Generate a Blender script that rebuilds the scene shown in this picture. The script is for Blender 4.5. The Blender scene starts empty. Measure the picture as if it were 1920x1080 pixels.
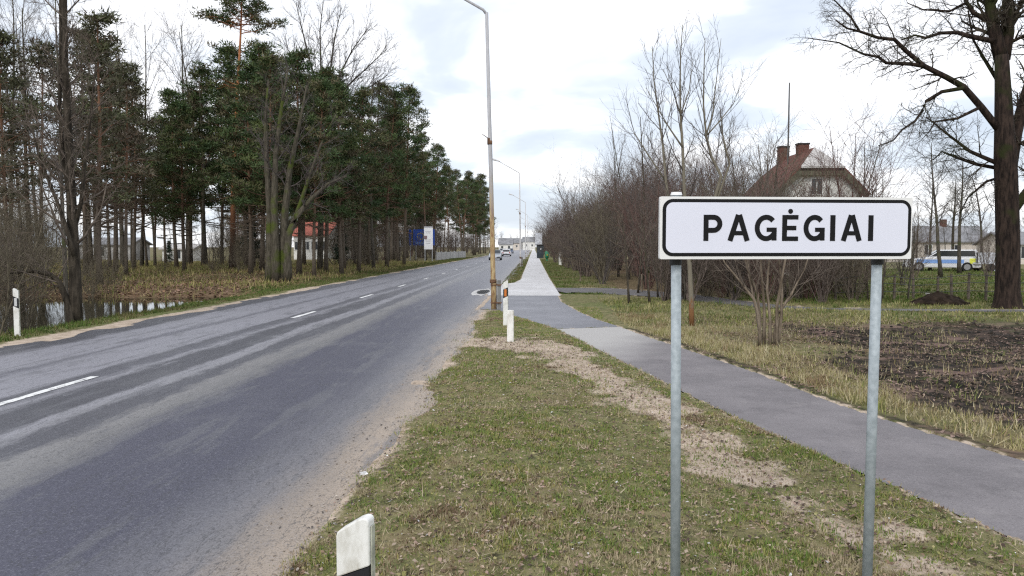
import bpy, math, random
import numpy as np
from mathutils import Vector, Matrix, Euler

# ------------------------------------------------------------------ camera, sky, sun
scene = bpy.context.scene
COL = scene.collection
CAM_Z = 1.85
F = 1400.0
cam_rot = Euler((math.radians(90 - 3.15), 0, math.radians(1.64)), 'XYZ')
cd = bpy.data.cameras.new('camera')
cd.lens = F / 1920 * 36
cd.sensor_width = 36
cd.clip_start = 0.05
cd.clip_end = 6000
cam = bpy.data.objects.new('camera', cd)
cam.location = (0, 0, CAM_Z)
cam.rotation_euler = cam_rot
COL.objects.link(cam)
scene.camera = cam

SUN_EL, SUN_AZ = 38.0, 200.0     # azimuth measured clockwise from +Y
world = bpy.data.worlds.new("World")
scene.world = world
world.use_nodes = True
wn = world.node_tree.nodes
wl = world.node_tree.links
wn.clear()
w_out = wn.new('ShaderNodeOutputWorld')
w_sky = wn.new('ShaderNodeTexSky')
w_sky.sky_type = 'NISHITA'
w_sky.sun_disc = False
w_sky.sun_elevation = math.radians(SUN_EL)
w_sky.sun_rotation = math.radians(SUN_AZ)
w_bg = wn.new('ShaderNodeBackground')
w_bg.inputs['Strength'].default_value = 0.12
wl.new(w_sky.outputs[0], w_bg.inputs['Color'])
w_tc = wn.new('ShaderNodeTexCoord')
w_sep = wn.new('ShaderNodeSeparateXYZ')
wl.new(w_tc.outputs['Generated'], w_sep.inputs[0])


def wmath(op, a, b):
    n = wn.new('ShaderNodeMath')
    n.operation = op
    for i, v in enumerate((a, b)):
        if isinstance(v, (int, float)):
            n.inputs[i].default_value = v
        else:
            wl.new(v, n.inputs[i])
    return n.outputs[0]


w_zc = wmath('ADD', wmath('MAXIMUM', w_sep.outputs[2], 0.0), 0.22)
w_comb = wn.new('ShaderNodeCombineXYZ')
wl.new(wmath('DIVIDE', w_sep.outputs[0], w_zc), w_comb.inputs[0])
wl.new(wmath('DIVIDE', w_sep.outputs[1], w_zc), w_comb.inputs[1])
w_noise = wn.new('ShaderNodeTexNoise')
w_noise.inputs['Scale'].default_value = 1.5
w_noise.inputs['Detail'].default_value = 5
w_noise.inputs['Roughness'].default_value = 0.5
w_noise.inputs['Distortion'].default_value = 0.4
wl.new(w_comb.outputs[0], w_noise.inputs['Vector'])
w_ramp = wn.new('ShaderNodeValToRGB')
cr = w_ramp.color_ramp
cr.elements[0].position = 0.34
cr.elements[0].color = (0.53, 0.585, 0.67, 1)
cr.elements[1].position = 0.57
cr.elements[1].color = (0.98, 0.98, 1.0, 1)
e = cr.elements.new(0.46)
e.color = (0.64, 0.69, 0.765, 1)
wl.new(w_noise.outputs['Fac'], w_ramp.inputs[0])
w_cl = wn.new('ShaderNodeBackground')
w_cl.inputs['Strength'].default_value = 1.0
wl.new(w_ramp.outputs[0], w_cl.inputs['Color'])
w_mix = wn.new('ShaderNodeMixShader')
w_mix.inputs[0].default_value = 0.9
wl.new(w_bg.outputs[0], w_mix.inputs[1])
wl.new(w_cl.outputs[0], w_mix.inputs[2])
wl.new(w_mix.outputs[0], w_out.inputs['Surface'])

sd = bpy.data.lights.new('sun', 'SUN')
sd.energy = 1.1
sd.angle = math.radians(16)
sd.color = (1.0, 0.96, 0.90)
sun = bpy.data.objects.new('sun', sd)
COL.objects.link(sun)
az, el = math.radians(SUN_AZ), math.radians(SUN_EL)
sdir = Vector((math.sin(az) * math.cos(el), math.cos(az) * math.cos(el), math.sin(el)))
sun.rotation_euler = sdir.to_track_quat('Z', 'Y').to_euler()
sun.location = (-20, -40, 60)

scene.cycles.use_denoising = False
scene.cycles.filter_width = 1.25
vs = scene.view_settings
vs.view_transform = 'Standard'
vs.look = 'None'
vs.exposure = 0.5
vs.gamma = 1.0
vs.use_curve_mapping = False

# ------------------------------------------------------------------ helpers
RM = cam_rot.to_matrix()


def ray(px, py):
    return RM @ Vector(((px - 960) / F, -(py - 540) / F, -1))


def at(px, py, Y):
    d = ray(px, py)
    t = Y / d.y
    return Vector((d.x * t, Y, CAM_Z + d.z * t))


def W(px, py, z=0.0):
    d = ray(px, py)
    t = (z - CAM_Z) / d.z
    return Vector((d.x * t, d.y * t, z))


def xat(px, Y):
    return at(px, 463, Y).x


def hat(py, Y, px=1000):
    return at(px, py, Y).z


def link(o, parent=None):
    COL.objects.link(o)
    if parent:
        o.parent = parent
    return o


def tag(o, label=None, cat=None, group=None, kind=None):
    if label:
        o['label'] = label
    if cat:
        o['category'] = cat
    if group:
        o['group'] = group
    if kind:
        o['kind'] = kind
    return o


def empty(name, loc, rz=0.0):
    o = bpy.data.objects.new(name, None)
    o.location = loc
    o.rotation_euler = (0, 0, rz)
    o.empty_display_size = 0.2
    return link(o)


def copy_tree(o, parent=None):
    c = o.copy()
    COL.objects.link(c)
    if parent:
        c.parent = parent
    for ch in list(o.children):
        copy_tree(ch, c)
    return c


class MB:
    def __init__(s):
        s.v = []
        s.f = []
        s.m = []

    def add(s, vs_, fs, mi=0):
        b = len(s.v)
        s.v += [tuple(v) for v in vs_]
        for f in fs:
            s.f.append([b + i for i in f])
            s.m.append(mi)

    def box(s, c, size, rot=None, mi=0):
        hx, hy, hz = size[0] / 2, size[1] / 2, size[2] / 2
        P = [Vector((x, y, z)) for x in (-hx, hx) for y in (-hy, hy) for z in (-hz, hz)]
        if rot:
            P = [rot @ p for p in P]
        P = [p + Vector(c) for p in P]
        s.add(P, [(0, 1, 3, 2), (4, 6, 7, 5), (0, 4, 5, 1), (2, 3, 7, 6), (0, 2, 6, 4), (1, 5, 7, 3)], mi)

    def prism(s, poly, d0, d1, axis='y', mi=0):
        """poly: 2-D outline; extruded along axis from d0 to d1."""
        n = len(poly)

        def mk(a, b, d):
            return {'x': (d, a, b), 'y': (a, d, b), 'z': (a, b, d)}[axis]
        P = [mk(a, b, d0) for a, b in poly] + [mk(a, b, d1) for a, b in poly]
        fs = [list(range(n - 1, -1, -1)), [n + i for i in range(n)]]
        for i in range(n):
            j = (i + 1) % n
            fs.append((i, j, n + j, n + i))
        s.add(P, fs, mi)

    def tube(s, pts, rad, k=8, cap=True, mi=0):
        pts = [Vector(p) for p in pts]
        n = len(pts)
        if not hasattr(rad, '__len__'):
            rad = [rad] * n
        P = []
        for i in range(n):
            a = pts[max(i - 1, 0)]
            b = pts[min(i + 1, n - 1)]
            d = (b - a).normalized()
            ref = Vector((0, 0, 1)) if abs(d.z) < 0.9 else Vector((1, 0, 0))
            u = d.cross(ref).normalized()
            w = d.cross(u)
            for j in range(k):
                t = 2 * math.pi * j / k
                P.append(pts[i] + (u * math.cos(t) + w * math.sin(t)) * rad[i])
        fs = []
        for i in range(n - 1):
            for j in range(k):
                jj = (j + 1) % k
                fs.append((i * k + j, i * k + jj, (i + 1) * k + jj, (i + 1) * k + j))
        if cap:
            fs.append(list(range(k))[::-1])
            fs.append([(n - 1) * k + j for j in range(k)])
        s.add(P, fs, mi)

    def build(s, name, mats, parent=None, smooth=False, bevel=0.0, loc=None):
        me = bpy.data.meshes.new(name)
        me.from_pydata(s.v, [], s.f)
        if not isinstance(mats, (list, tuple)):
            mats = [mats]
        for m in mats:
            me.materials.append(m)
        me.polygons.foreach_set('material_index', s.m)
        if smooth:
            me.polygons.foreach_set('use_smooth', [True] * len(me.polygons))
        me.update()
        o = bpy.data.objects.new(name, me)
        if loc:
            o.location = loc
        link(o, parent)
        if bevel > 0:
            b = o.modifiers.new('bevel', 'BEVEL')
            b.width = bevel
            b.segments = 2
            b.limit_method = 'ANGLE'
        return o


def mesh_np(name, V, Fq, mat, colors=None, smooth=False):
    """V (n,3) float, Fq (m,k) int -> mesh"""
    me = bpy.data.meshes.new(name)
    V = np.ascontiguousarray(V, dtype=np.float32)
    Fq = np.ascontiguousarray(Fq, dtype=np.int32)
    m, k = Fq.shape
    me.vertices.add(len(V))
    me.vertices.foreach_set('co', V.ravel())
    me.loops.add(m * k)
    me.loops.foreach_set('vertex_index', Fq.ravel())
    me.polygons.add(m)
    me.polygons.foreach_set('loop_start', np.arange(0, m * k, k, dtype=np.int32))
    me.polygons.foreach_set('loop_total', np.full(m, k, dtype=np.int32))
    if smooth:
        me.polygons.foreach_set('use_smooth', np.ones(m, dtype=bool))
    if colors is not None:
        a = me.color_attributes.new('tint', 'FLOAT_COLOR', 'POINT')
        c = np.ones((len(V), 4), dtype=np.float32)
        c[:, :3] = colors
        a.data.foreach_set('color', c.ravel())
    me.materials.append(mat)
    me.update(calc_edges=True)
    me.validate()
    return me


# ------------------------------------------------------------------ materials
class NT:
    def __init__(s, name):
        s.mat = bpy.data.materials.new(name)
        s.mat.use_nodes = True
        s.n = s.mat.node_tree.nodes
        s.l = s.mat.node_tree.links
        s.b = s.n['Principled BSDF']

    def node(s, t, **kw):
        n = s.n.new(t)
        for k, v in kw.items():
            setattr(n, k, v)
        return n

    def set(s, sock, v):
        if isinstance(v, (int, float)):
            sock.default_value = v
        elif isinstance(v, (tuple, list)):
            sock.default_value = tuple(v) + ((1,) if len(v) == 3 and sock.type == 'RGBA' else ())
        else:
            s.l.new(v, sock)

    def math(s, op, a, b=0.0, c=None, clamp=False):
        n = s.node('ShaderNodeMath', operation=op, use_clamp=clamp)
        s.set(n.inputs[0], a)
        s.set(n.inputs[1], b)
        if c is not None:
            s.set(n.inputs[2], c)
        return n.outputs[0]

    def mix(s, f, a, b, mode='MIX'):
        n = s.node('ShaderNodeMix', data_type='RGBA', blend_type=mode)
        s.set(n.inputs[0], f)
        s.set(n.inputs[6], a)
        s.set(n.inputs[7], b)
        return n.outputs[2]

    def noise(s, scale, detail=3, rough=0.55, vec=None, dist=0.0):
        n = s.node('ShaderNodeTexNoise')
        n.inputs['Scale'].default_value = scale
        n.inputs['Detail'].default_value = detail
        n.inputs['Roughness'].default_value = rough
        n.inputs['Distortion'].default_value = dist
        if vec is not None:
            s.l.new(vec, n.inputs['Vector'])
        return n.outputs['Fac']

    def smooth(s, v, lo, hi):
        n = s.node('ShaderNodeMapRange', interpolation_type='SMOOTHSTEP')
        s.set(n.inputs[0], v)
        n.inputs[1].default_value = lo
        n.inputs[2].default_value = hi
        return n.outputs[0]

    def pos(s):
        return s.node('ShaderNodeNewGeometry').outputs['Position']

    def obj(s):
        return s.node('ShaderNodeTexCoord').outputs['Object']

    def scalev(s, v, sc):
        n = s.node('ShaderNodeVectorMath', operation='MULTIPLY')
        s.l.new(v, n.inputs[0])
        n.inputs[1].default_value = sc
        return n.outputs[0]

    def sep(s, v):
        n = s.node('ShaderNodeSeparateXYZ')
        s.l.new(v, n.inputs[0])
        return n.outputs

    def ramp(s, f, stops):
        n = s.node('ShaderNodeValToRGB')
        cr_ = n.color_ramp
        for i, (p, c) in enumerate(stops):
            if i < 2:
                e_ = cr_.elements[i]
                e_.position = p
            else:
                e_ = cr_.elements.new(p)
            e_.color = tuple(c) + (1,)
        s.set(n.inputs[0], f)
        return n.outputs[0]

    def bump(s, h, strength=0.3, dist=0.02):
        n = s.node('ShaderNodeBump')
        n.inputs['Strength'].default_value = strength
        n.inputs['Distance'].default_value = dist
        s.l.new(h, n.inputs['Height'])
        s.l.new(n.outputs[0], s.b.inputs['Normal'])

    def fin(s, color, rough=0.7, spec=0.5, metal=0.0):
        s.set(s.b.inputs['Base Color'], color)
        s.set(s.b.inputs['Roughness'], rough)
        s.b.inputs['Specular IOR Level'].default_value = spec
        s.b.inputs['Metallic'].default_value = metal
        return s.mat


def simple(name, col, rough=0.6, spec=0.4, metal=0.0, var=0.25, scale=3.0):
    t = NT(name)
    n = t.noise(scale, 4, 0.6, t.obj())
    d = tuple(max(0, c * (1 - var)) for c in col)
    u = tuple(min(1, c * (1 + var)) for c in col)
    return t.fin(t.mix(t.smooth(n, 0.3, 0.7), d, u), rough, spec, metal)


def tinted(name, rough=0.8, spec=0.25, trans=0.0):
    t = NT(name)
    a = t.node('ShaderNodeVertexColor')
    a.layer_name = 'tint'
    return t.fin(a.outputs[0], rough, spec)


def bark(name, lo, hi, stretch=(6, 6, 1.2), moss=None):
    t = NT(name)
    v = t.scalev(t.obj(), stretch)
    n = t.noise(2.2, 5, 0.65, v)
    c = t.mix(t.smooth(n, 0.32, 0.68), lo, hi)
    if moss:
        m = t.noise(0.9, 3, 0.6, t.obj())
        c = t.mix(t.smooth(m, 0.5, 0.68), c, moss)
    t.bump(n, 0.6, 0.04)
    return t.fin(c, 0.9, 0.15)


def pine_bark(name, low, mid, high, h0, h1):
    t = NT(name)
    o = t.obj()
    z = t.sep(o)[2]
    n = t.noise(2.0, 5, 0.65, t.scalev(o, (5, 5, 1.5)))
    zz = t.math('ADD', z, t.math('MULTIPLY', n, 3.0))
    c = t.mix(t.smooth(zz, h0, h1), low, high)
    c = t.mix(t.smooth(n, 0.55, 0.75), c, mid)
    t.bump(n, 0.6, 0.04)
    return t.fin(c, 0.85, 0.15)


M = {}
M['bark_dark'] = bark('bark_dark', (.03, .025, .019), (.10, .084, .064), moss=(.05, .055, .025))
M['bark_pond'] = bark('bark_pond', (.024, .02, .015), (.08, .066, .05))
M['bark_grey'] = bark('bark_grey', (.045, .04, .033), (.13, .115, .095), moss=(.06, .07, .025))
M['bark_moss'] = bark('bark_moss', (.05, .045, .032), (.12, .105, .08), moss=(.075, .095, .02))
M['bark_big'] = bark('bark_big', (.012, .009, .008), (.055, .038, .03), moss=(.03, .035, .012))
M['twig_brown'] = bark('twig_brown', (.085, .068, .055), (.21, .172, .14))
M['twig_purple'] = bark('twig_purple', (.09, .071, .062), (.225, .18, .155))
M['twig_red'] = bark('twig_red', (.085, .05, .042), (.22, .135, .115))
M['twig_grey'] = bark('twig_grey', (.07, .06, .055), (.15, .13, .12))
M['twig_olive'] = bark('twig_olive', (.095, .08, .055), (.23, .20, .145))
M['twig_pale'] = bark('twig_pale', (.11, .085, .06), (.27, .22, .17))
M['bark_orange'] = bark('bark_orange', (.14, .07, .03), (.28, .17, .09))
M['pine_bark'] = pine_bark('pine_bark', (.135, .112, .088), (.06, .05, .04), (.22, .12, .075), 4.0, 11.0)
M['pine_bark_tall'] = pine_bark('pine_bark_tall', (.075, .05, .036), (.12, .055, .034), (.40, .165, .075), 3.0, 9.0)
M['young_bark'] = pine_bark('young_bark', (.20, .10, .045), (.13, .105, .08), (.19, .17, .13), 1.7, 2.4)
M['needle'] = tinted('needle', 0.65, 0.3)
M['blade'] = tinted('blade', 0.8, 0.2)
M['leaf'] = tinted('leaf', 0.8, 0.2)

M['sign_white'] = simple('sign_white', (.74, .755, .86), .35, .5, var=.015, scale=2)
M['sign_black'] = simple('sign_black', (.008, .008, .009), .6, .2, var=.1)
M['sign_edge'] = simple('sign_edge', (.80, .80, .79), .4, .5, var=.03)
M['alu'] = simple('alu', (.45, .46, .47), .45, .5, metal=.6, var=.08)


def galvanised():
    t = NT('galvanised')
    o = t.obj()
    n = t.noise(30, 4, .6, o)
    n2 = t.noise(5, 3, .6, t.scalev(o, (1, 1, .25)))
    c = t.mix(t.smooth(n, .3, .7), (.30, .345, .37), (.42, .47, .50))
    c = t.mix(t.math('MULTIPLY', t.smooth(n2, .5, .8), .5), c, (.24, .27, .28))
    return t.fin(c, .6, .4, .08)


M['galv'] = galvanised()


def plastic_post():
    t = NT('delineator_white')
    o = t.obj()
    n = t.noise(9, 5, .65, t.scalev(o, (1, 1, .5)))
    n2 = t.noise(40, 4, .6, o)
    c = t.mix(t.smooth(n, .42, .72), (.80, .80, .77), (.50, .48, .42))
    c = t.mix(t.math('MULTIPLY', t.smooth(n2, .55, .75), .35), c, (.35, .34, .28))
    return t.fin(c, .5, .4)


M['post_white'] = plastic_post()
M['post_side'] = simple('post_side', (.40, .41, .34), .6, .3, var=.4, scale=14)
M['post_black'] = simple('post_black', (.012, .013, .016), .5, .4, var=.2)
M['reflector_orange'] = simple('reflector_orange', (.55, .16, .02), .25, .6, var=.1)
M['reflector_white'] = simple('reflector_white', (.55, .56, .56), .2, .6, var=.1)


def lamp_paint():
    t = NT('lamp_paint')
    o = t.obj()
    z = t.sep(o)[2]
    n = t.noise(4, 5, .7, t.scalev(o, (6, 6, .8)))
    grey = t.mix(t.smooth(n, .35, .65), (.36, .36, .37), (.46, .46, .48))
    ochre = t.mix(t.smooth(n, .42, .62), (.46, .35, .18), (.22, .11, .05))
    k = t.smooth(t.math('ADD', z, t.math('MULTIPLY', n, 1.6)), 3.2, 5.2)
    return t.fin(t.mix(k, ochre, grey), .6, .4)


M['lamp_paint'] = lamp_paint()
M['lamp_grey_hazed'] = simple('lamp_grey_hazed', (.58, .57, .57), .6, .4, var=.15, scale=1.5)  # pale grey of the farther lamps, lightened to carry haze in the colour
M['rust'] = simple('rust', (.15, .085, .05), .85, .2, var=.5, scale=8)
M['lamp_glass'] = simple('lamp_glass', (.45, .46, .45), .2, .6, var=.05)
M['concrete'] = simple('concrete', (.42, .41, .40), .85, .3, var=.15, scale=1.5)
M['rim_concrete'] = simple('rim_concrete', (.50, .49, .48), .85, .3, var=.35, scale=6)
M['concrete_dark'] = simple('concrete_dark', (.2, .2, .19), .85, .3, var=.25, scale=4)
M['iron'] = simple('iron', (.02, .02, .02), .6, .4, var=.3)
M['wood_grey'] = simple('wood_grey', (.12, .10, .08), .9, .15, var=.4, scale=5)
M['wire'] = simple('wire', (.10, .10, .10), .5, .4, metal=.5, var=.1)
M['glass'] = simple('glass', (.03, .035, .04), .08, .6, var=.1)
M['tyre'] = simple('tyre', (.02, .02, .02), .8, .2, var=.1)
M['rim'] = simple('rim', (.35, .35, .36), .35, .5, metal=.7, var=.05)
M['car_white'] = simple('car_white', (.72, .73, .76), .25, .5, var=.03)
M['car_silver'] = simple('car_silver', (.42, .45, .50), .25, .5, metal=.3, var=.03)
M['car_blue'] = simple('car_blue', (.10, .14, .24), .25, .5, var=.05)
M['car_dark'] = simple('car_dark', (.03, .03, .035), .4, .4, var=.1)
M['livery_blue'] = simple('livery_blue', (.22, .38, .75), .35, .4, var=.05)
M['livery_yellow'] = simple('livery_yellow', (.75, .78, .10), .4, .4, var=.05)
M['lamp_red'] = simple('lamp_red', (.4, .02, .02), .25, .5, var=.1)
M['lamp_clear'] = simple('lamp_clear', (.65, .65, .62), .15, .6, var=.05)
M['plaster_white'] = simple('plaster_white', (.72, .71, .68), .85, .2, var=.16, scale=1.2)
M['plaster_cream'] = simple('plaster_cream', (.62, .56, .50), .85, .2, var=.15, scale=1.2)
M['plaster_grey'] = simple('plaster_grey', (.33, .32, .31), .85, .2, var=.3, scale=1.6)
M['roof_grey'] = simple('roof_grey', (.22, .22, .23), .8, .3, var=.25, scale=.8)
M['frame_white'] = simple('frame_white', (.7, .7, .68), .5, .4, var=.05)
M['board_olive'] = simple('board_olive', (.105, .10, .07), .85, .2, var=.35, scale=4)
M['board_dark'] = simple('board_dark', (.03, .025, .022), .85, .2, var=.3, scale=4)
M['blue_panel'] = simple('blue_panel', (.012, .075, .42), .45, .4, var=.12)
M['yellow_paint'] = simple('yellow_paint', (.75, .58, .05), .5, .4, var=.05)
M['panel_white'] = simple('panel_white', (.82, .83, .86), .4, .4, var=.02)
M['print_grey'] = simple('print_grey', (.42, .42, .46), .5, .3, var=.1)
M['print_brown'] = simple('print_brown', (.22, .15, .16), .5, .3, var=.2)
M['sheet_grey'] = simple('sheet_grey', (.60, .62, .67), .45, .4, var=.12)
M['bin_green'] = simple('bin_green', (.02, .22, .11), .45, .4, var=.15)
M['kiosk_dark'] = simple('kiosk_dark', (.03, .042, .05), .5, .4, var=.3)
M['soil_heap'] = simple('soil_heap', (.028, .02, .015), .95, .1, var=.5, scale=6)
t_ = NT('paint_line')
n_ = t_.noise(14, 5, .7, t_.pos())
n2_ = t_.noise(2.2, 3, .6, t_.pos())
M['paint_line'] = t_.fin(t_.mix(t_.smooth(t_.math('ADD', n_, t_.math('MULTIPLY', n2_, .5)), .78, .9), (.76, .76, .75), (.20, .20, .21)), .7, .3)
M['paper'] = simple('paper', (.75, .75, .76), .7, .2, var=.1)


def roof_tile(name, lo, hi, moss, amount):
    t = NT(name)
    o = t.obj()
    n = t.noise(2.2, 5, .65, o)
    w = t.node('ShaderNodeTexWave', wave_type='BANDS', bands_direction='Z')
    w.inputs['Scale'].default_value = 4.2
    w.inputs['Distortion'].default_value = .6
    t.l.new(o, w.inputs['Vector'])
    n2 = t.noise(9, 3, .6, o)
    c = t.mix(t.smooth(n2, .3, .7), lo, hi)
    c = t.mix(t.smooth(n, amount, amount + .16), c, moss)
    t.bump(w.outputs['Fac'], .5, .03)
    return t.fin(c, .85, .2)


M['tile_red'] = roof_tile('tile_red', (.11, .042, .035), (.20, .085, .065), (.10, .08, .06), .50)
M['tile_bright'] = roof_tile('tile_bright', (.30, .085, .06), (.43, .15, .11), (.16, .08, .06), .58)
M['tile_pale'] = roof_tile('tile_pale', (.38, .36, .35), (.62, .60, .58), (.26, .22, .20), .56)
M['brick'] = roof_tile('brick', (.10, .045, .036), (.17, .08, .06), (.05, .035, .03), .6)


# ------------------------------------------------------------------ ground shape
rs = np.random.RandomState(7)


def vnoise(x, y, scale, seed=0):
    """smooth value noise, vectorised"""
    x = np.asarray(x, dtype=np.float64) * scale + seed * 17.3
    y = np.asarray(y, dtype=np.float64) * scale + seed * 9.1
    xi = np.floor(x).astype(np.int64)
    yi = np.floor(y).astype(np.int64)
    fx = x - xi
    fy = y - yi
    fx = fx * fx * (3 - 2 * fx)
    fy = fy * fy * (3 - 2 * fy)

    def h(a, b):
        n = (a * 374761393 + b * 668265263 + seed * 1442695) & 0xFFFFFFFF
        n = ((n ^ (n >> 13)) * 1274126177) & 0xFFFFFFFF
        n = n ^ (n >> 16)
        return (n & 0xFFFF) / 65535.0
    a = h(xi, yi)
    b = h(xi + 1, yi)
    c = h(xi, yi + 1)
    d = h(xi + 1, yi + 1)
    return (a * (1 - fx) + b * fx) * (1 - fy) + (c * (1 - fx) + d * fx) * fy


def sstep(v, a, b):
    t = np.clip((v - a) / (b - a), 0, 1)
    return t * t * (3 - 2 * t)


def seg_dist(x, y, pts, widths=None):
    """distance to polyline minus local half width"""
    best = np.full(np.shape(x), 1e9)
    for i in range(len(pts) - 1):
        ax, ay = pts[i]
        bx, by = pts[i + 1]
        dx, dy = bx - ax, by - ay
        L2 = dx * dx + dy * dy
        t = np.clip(((x - ax) * dx + (y - ay) * dy) / L2, 0, 1)
        d = np.hypot(x - (ax + t * dx), y - (ay + t * dy))
        if widths is not None:
            d = d - (widths[i] * (1 - t) + widths[i + 1] * t)
        best = np.minimum(best, d)
    return best


def in_poly(x, y, poly):
    ins = np.zeros(np.shape(x), dtype=bool)
    n = len(poly)
    for i in range(n):
        x0, y0 = poly[i]
        x1, y1 = poly[(i + 1) % n]
        if y0 == y1:
            continue
        c = ((y0 > y) != (y1 > y)) & (x < (x1 - x0) * (y - y0) / (y1 - y0) + x0)
        ins ^= c
    return ins


ROAD_L, ROAD_R = -9.5, -1.62
# near footpath: left and right edges from the photograph
PL = [W(*p).xy for p in ((2250, 1200), (1920, 1020), (1655, 905), (1450, 815), (1340, 765), (1250, 720), (1130, 660), (1043, 617))]
PR = [W(*p).xy for p in ((2250, 980), (1920, 865), (1700, 800), (1560, 755), (1420, 700), (1270, 650), (1200, 627), (1162, 613))]
near_poly = [tuple(p) for p in PL] + [tuple(p) for p in reversed(PR)]
# dark asphalt crossing
apron_poly = [tuple(W(*p).xy) for p in ((1043, 617), (1000, 603), (962, 592), (935, 582), (900, 580), (925, 553.5),
                                        (1046, 553.5), (1052, 566), (1085, 585), (1120, 600), (1162, 613))]
# pale sidewalk running away along the road
side_l = [(-1.75, 28.2), (-1.75, 36.0), (-0.95, 38.5), (-0.72, 42), (-0.70, 70), (-0.70, 620)]
side_r = [(1.03, 28.2), (0.98, 36), (0.95, 42), (0.92, 70), (0.90, 620)]
side_poly = side_l + side_r[::-1]
lane = [tuple(W(*p).xy) for p in ((1040, 545), (1110, 544), (1250, 553), (1360, 566), (1460, 576), (1560, 580), (1700, 581.5), (1960, 583))]
lane_w = [2.2, 1.8, 1.2, .8, .55, .45, .4, .4]
trail = [(-1.0, 14.2), (-.2, 13.7), (.5, 12.6), (.95, 10.8), (1.2, 9.0), (1.4, 7.6), (1.62, 6.2), (1.95, 4.9), (2.2, 4.0)]
trail_w = [.75, .66, .55, .36, .26, .20, .18, .20, .10]


def poly_edge(x, y, poly):
    return seg_dist(x, y, poly + [poly[0]])


def paved_mask(x, y):
    """signed: negative inside any paved sheet (not the road)"""
    d = np.full(np.shape(x), 1e9)
    for poly in (near_poly, apron_poly, side_poly):
        e_ = poly_edge(x, y, poly)
        d = np.minimum(d, np.where(in_poly(x, y, poly), -e_, e_))
    d = np.minimum(d, seg_dist(x, y, lane, lane_w))
    return d


def pond_depth(x, y):
    w = .9 * (vnoise(x, y, .35, 5) - .5)
    a = sstep(-x, 10.9 + .4 * w, 12.3 + .4 * w) * (1 - sstep(-x, 34, 40))
    b = (1 - sstep(y + w * 2, 27.5, 32.5)) * sstep(y, -6, 0)
    return a * b


def ground_h(x, y, paved=None):
    x = np.asarray(x, dtype=np.float64)
    y = np.asarray(y, dtype=np.float64)
    near = np.clip(1 - np.hypot(x, y) / 140, 0, 1)
    h = .012 + .07 * (vnoise(x, y, .45, 1) - .5) + .035 * (vnoise(x, y, 1.7, 2) - .5)
    h = h + .016 * (vnoise(x, y, 5.5, 3) - .5) * near
    # verge hump beside the near path
    inn = sstep(x, -1.6, -.4)
    h = h + .05 * inn * (1 - sstep(x, .2, 1.2)) * (1 - sstep(y, 14, 18))
    # tilled soil on the right: clods
    soil = soil_mask(x, y)
    h = h - .06 * soil + .10 * soil * (vnoise(x, y, 2.2, 11) - .5)
    # wood floor gently uneven
    wood = sstep(-x, 12.5, 16)
    h = h + wood * (.35 * (vnoise(x, y, .12, 4) - .35))
    # pond
    h = h - .95 * pond_depth(x, y)
    # flatten beside the road
    rd = np.maximum(ROAD_L - x, x - ROAD_R)     # >0 outside
    k = sstep(rd, .0, .75)
    edge = -.010 + .022 * (vnoise(x, y, 2.1, 8) - .5) + .015 * (vnoise(x, y, .6, 9) - .5)
    h = h * k + edge * (1 - k)
    h = np.where(rd < 0, np.minimum(h, .012 * (vnoise(x, y, 2.1, 8) - .5) + .25 * rd * 0.4), h)
    h = np.where(rd < -.35, -.06, h)
    if paved is None:
        paved = paved_mask(x, y)
    kp = sstep(paved, -.02, .28)
    ragged = .0055 + .014 * vnoise(x, y, 3.1, 12)
    h = np.where((paved < .28) & (rd > -.35), (h * kp + ragged * (1 - kp)), h)
    h = np.where((paved < -.03), -.05, h)
    return h


def soil_mask(x, y):
    w = 1.6 * (vnoise(x, y, .5, 21) - .5) + .8 * (vnoise(x, y, 1.6, 22) - .5)
    edge_x = 4.55 + (13.5 - y) * -.05
    return sstep(x + w, edge_x - .2, edge_x + 1.1) * sstep(y + w, 7.2, 9.0) * (1 - sstep(y + w, 17.6, 19.4)) * (1 - sstep(x, 30, 36))


def hz(x, y):
    return float(ground_h(np.array([x]), np.array([y]))[0])


def axis(parts):
    out = []
    for a, b, st in parts:
        n = max(1, int(round((b - a) / st)))
        out += list(np.linspace(a, b, n, endpoint=False))
    out.append(parts[-1][1])
    return np.array(out)


gx = axis([(-3000, -300, 450), (-300, -60, 24), (-60, -36, 3), (-36, -13, .55), (-13, -9, .16), (-9, -2.4, 1.1), (-2.4, 5.2, .085),
           (5.2, 16, .3), (16, 40, 1.2), (40, 120, 8), (120, 300, 30), (300, 3000, 450)])
gy = axis([(-200, -10, 19), (-10, 1.5, .8), (1.5, 12, .085), (12, 20, .13), (20, 45, .3), (45, 120, 1.5), (120, 300, 9), (300, 900, 60), (900, 4500, 600)])
GX, GY = np.meshgrid(gx, gy)
PV = paved_mask(GX, GY)
GZ = ground_h(GX, GY, PV)
nx, ny = len(gx), len(gy)
idx = np.arange(nx * ny).reshape(ny, nx)
GF = np.stack([idx[:-1, :-1], idx[:-1, 1:], idx[1:, 1:], idx[1:, :-1]], -1).reshape(-1, 4)
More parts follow.
